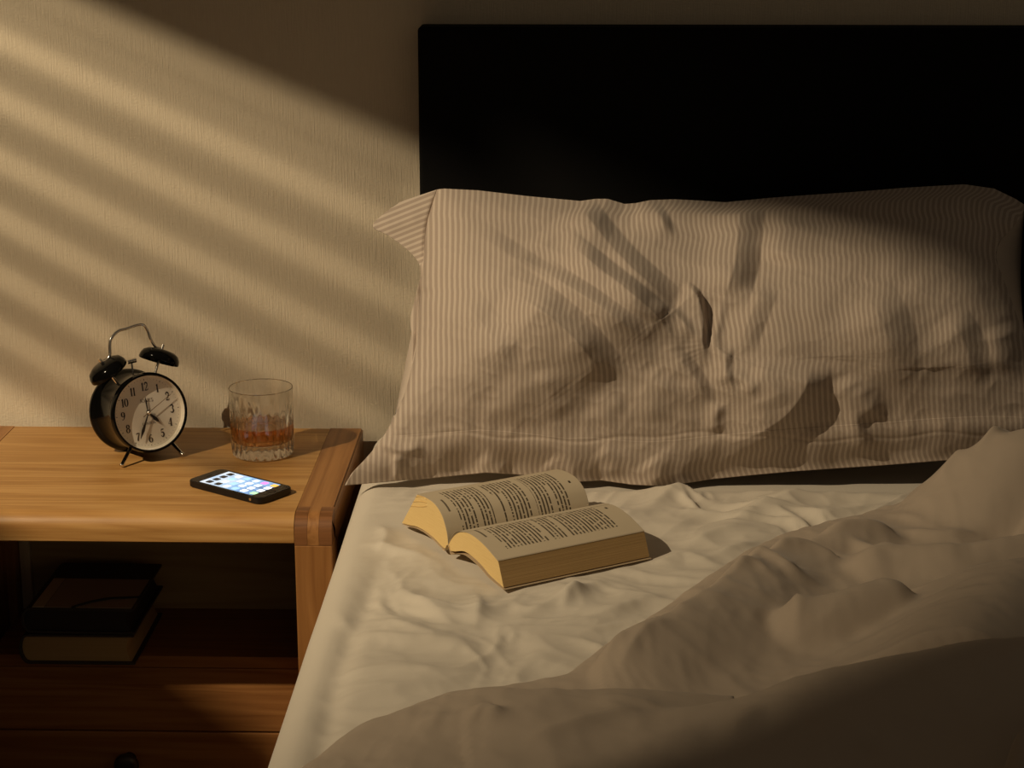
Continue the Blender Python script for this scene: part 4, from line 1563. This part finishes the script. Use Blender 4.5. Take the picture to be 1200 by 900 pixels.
# main folds: gentle rise on one side, straight steep flank into a sharp valley on the other
PS = [
    ([(676, 236), (700, 268), (732, 305), (766, 336), (800, 366)], .030, 60, 19, .10),
    ([(655, 275), (700, 312), (742, 345), (772, 372), (806, 420)], .025, 36, 16, .22),
    ([(628, 312), (668, 336), (704, 360), (745, 388), (772, 398)], .021, 36, 16, .25),
    ([(590, 335), (632, 362), (668, 392), (696, 425), (722, 462)], .036, 70, 30, .28),
    ([(742, 236), (764, 242), (778, 260), (788, 284)], .016, 20, 9, .20),
    ([(800, 332), (816, 345), (824, 372), (824, 405), (836, 426)], .018, 26, 6, .18),
    ([(868, 232), (866, 262), (862, 305), (850, 345), (838, 374)], .044, 60, 29, .14),
    ([(952, 420), (944, 455), (920, 488), (880, 512), (840, 524)], .028, 60, 27, .20),
    ([(900, 322), (886, 356), (872, 392), (866, 425)], .013, 22, 20, .30),
    ([(545, 262), (600, 300), (650, 330), (700, 352)], .010, 40, 16, .35),
    ([(520, 330), (560, 372), (590, 415), (612, 452)], .012, 40, 22, .35),
    ([(1000, 330), (1030, 370), (1044, 415), (1036, 460)], .012, 50, 34, .35),
    ([(860, 400), (850, 425), (856, 450), (878, 468)], .009, 12, 8, .30),
    ([(775, 405), (800, 425), (822, 455), (830, 485)], .010, 26, 12, .35),
    ([(1108, 368), (1128, 396), (1138, 428), (1134, 455)], .014, 40, 24, .30),
]
for pts, A, w1, w2, tp_ in PS:
    d, sg, par, _ = poly_dist(px, py, densify(np.array(pts, float), 6 * len(pts)))
    flank = np.clip(1 - d / w2, 0, 1)
    flank = flank - 0.10 * flank * np.exp(-(d / (0.25 * w2)) ** 2)
    gentle = 0.90 * np.exp(-(d / w1) ** 1.6)
    tp2 = sstep(0, tp_, par) * sstep(0, 0.42, 1 - par)
    D += A * np.where(sg > 0, gentle, flank) * tp2
# seam line with puckers along the bottom and left flange
dv = (py - (512 + 4 * np.sin(px * 0.021) + 2 * np.sin(px * 0.067))) / 1.0
seam_on = sstep(458, 470, px)
D -= 0.0009 * np.exp(-(dv / 2.2) ** 2) * seam_on
puck = np.clip(vnoise(px / 13.0, px * 0 + 0.5, 61), -1, 1)
D += 0.0016 * puck * np.exp(-((py - 500) / 14) ** 2) * seam_on
dsl = px - sxv
D -= 0.0030 * np.exp(-(dsl / 2.4) ** 2) * sstep(0.15, 0.2, Vv)
# broad softness and small creases
inner_w = np.minimum(sstep(0.0, 0.05, Vv), 1 - sstep(0.93, 1.0, Vv))
D += inner_w * (0.0034 * vnoise(px / 75.0, py / 75.0, 71) + 0.0013 * vnoise(px / 30.0, py / 34.0, 72)
                + 0.0012 * (crease_noise(px / 40.0 + py / 60.0, py / 26.0 - px / 60, 73) - 0.4))
# waviness of hem and flange
D += (1 - sstep(0.0, VSM, Vv)) * 0.0045 * vnoise(px / 34.0, py / 60.0, 75)
D = D * np.where(fl, 0.75, 1.0) * (1 - 0.7 * sstep(0.95, 1.0, Vv))
yw = yw - D
G = at_y(px, py, yw)
# cloth coordinates for the stripes: distance across, warped by the folds
gx = np.gradient(D, axis=0) / np.gradient(px, axis=0)
wrp = np.cumsum(np.clip(np.abs(gx), 0, 0.002) * np.gradient(px, axis=0), axis=0)
uvx = (px - 404) * 0.001085 + (D * 0.12) + wrp * 0.1
# stripes on the turned ear of the flange run along its edge
ear = np.where(fl & (Vv > 0.755), 1.0, 0.0)
uvx = uvx * (1 - ear) + ear * ((py * 0.93 + px * 0.37) * 0.00112)
PUV = np.stack([uvx, py * 0.001], -1)
# back surface: from the left seam to the right end
i0 = 39
j0 = 49
GB = G[i0:]
Pb, Pt = GB[:, j0:j0 + 1, :], GB[:, -1:, :]
vb = np.linspace(0, 1, 26)
vsrc = (v[j0:] - v[j0]) / (1 - v[j0])
chord = Pb * (1 - vb[None, :, None]) + Pt * vb[None, :, None]
bw = np.sin(pi * vb)[None, :] * np.clip(bu[i0:, :1], 0, 1)
chord[..., 1] = np.minimum(chord[..., 1] + 0.10 * bw, np.maximum(chord[..., 1], -0.068))
chord[..., 2] = np.maximum(chord[..., 2] - 0.02 * bw, np.minimum(chord[..., 2], BZ + 0.016))
for row, src in ((0, GB[0, j0:]), (-1, GB[-1, j0:])):
    chord[row] = np.stack([np.interp(vb, vsrc, src[:, c]) for c in range(3)], -1)
bidx = np.arange(chord.shape[0] * 26).reshape(-1, 26)
qbk = np.stack([bidx[:-1, :-1], bidx[:-1, 1:], bidx[1:, 1:], bidx[1:, :-1]], -1).reshape(-1, 4)
uvb = np.stack([np.repeat(PUV[i0:, :1, 0], 26, 1), np.repeat(vb[None], chord.shape[0], 0)], -1).reshape(-1, 2)
pw_ = empty('pillow', (0.3, -0.2, BZ))
tag(pw_, 'large pinstriped pillow propped against the black headboard', 'pillow')
uc = 0.5 * (U[:-1, :-1] + U[1:, 1:])
vc = 0.5 * (Vv[:-1, :-1] + Vv[1:, 1:])
is_fl = (uc < US) | (vc < VSM)
off = np.array([0.3, -0.2, BZ])
o = grid_mesh('pillowcase', G - off, PUV, MAT['pinstripe'], pw_, keep=~is_fl, extra=(qbk, chord.reshape(-1, 3) - off, uvb))
o2 = grid_mesh('flange', G - off, PUV, MAT['pinstripe'], pw_, keep=is_fl)
md = o2.modifiers.new('thickness', 'SOLIDIFY')
md.thickness = 0.0016
md.offset = -1

# ------------------------------------------------------------------ second pillow further along the headboard
nu2, nv2 = 70, 50
pu = np.linspace(-1, 1, nu2)
pv = np.linspace(-1, 1, nv2)
PU, PV = np.meshgrid(pu, pv, indexing='ij')
edge2 = (1 - PU ** 4) * (1 - PV ** 4)
puff = np.sqrt(np.clip(edge2, 0, 1))
wx = PU * (0.365 - 0.018 * (1 - PV ** 2)) + 0.004 * vnoise(PU * 3, PV * 4, 81)
hz = PV * (0.150 - 0.012 * (1 - PU ** 2)) + 0.004 * vnoise(PU * 4, PV * 3, 82)
lump2 = 0.006 * vnoise(PU * 4, PV * 3, 83) * puff


def half_pillow(sgn):
    d_ = sgn * (0.048 * puff + lump2)
    y_ = -0.152 + 0.028 * PV + d_
    return np.stack([0.955 + wx, np.minimum(y_, -0.064), BZ + 0.012 + 0.156 + hz], -1)


Fr, Bk = half_pillow(-1), half_pillow(1)
uv2 = np.stack([wx, hz], -1)
bi2 = np.arange(nu2 * nv2).reshape(nu2, nv2)
q2 = np.stack([bi2[:-1, :-1], bi2[:-1, 1:], bi2[1:, 1:], bi2[1:, :-1]], -1).reshape(-1, 4)
p2 = grid_mesh('pillow', Fr, uv2, MAT['pinstripe'], None, extra=(q2, Bk.reshape(-1, 3), uv2.reshape(-1, 2)))
tag(p2, 'second pinstriped pillow in deep shade beyond the large one', 'pillow')
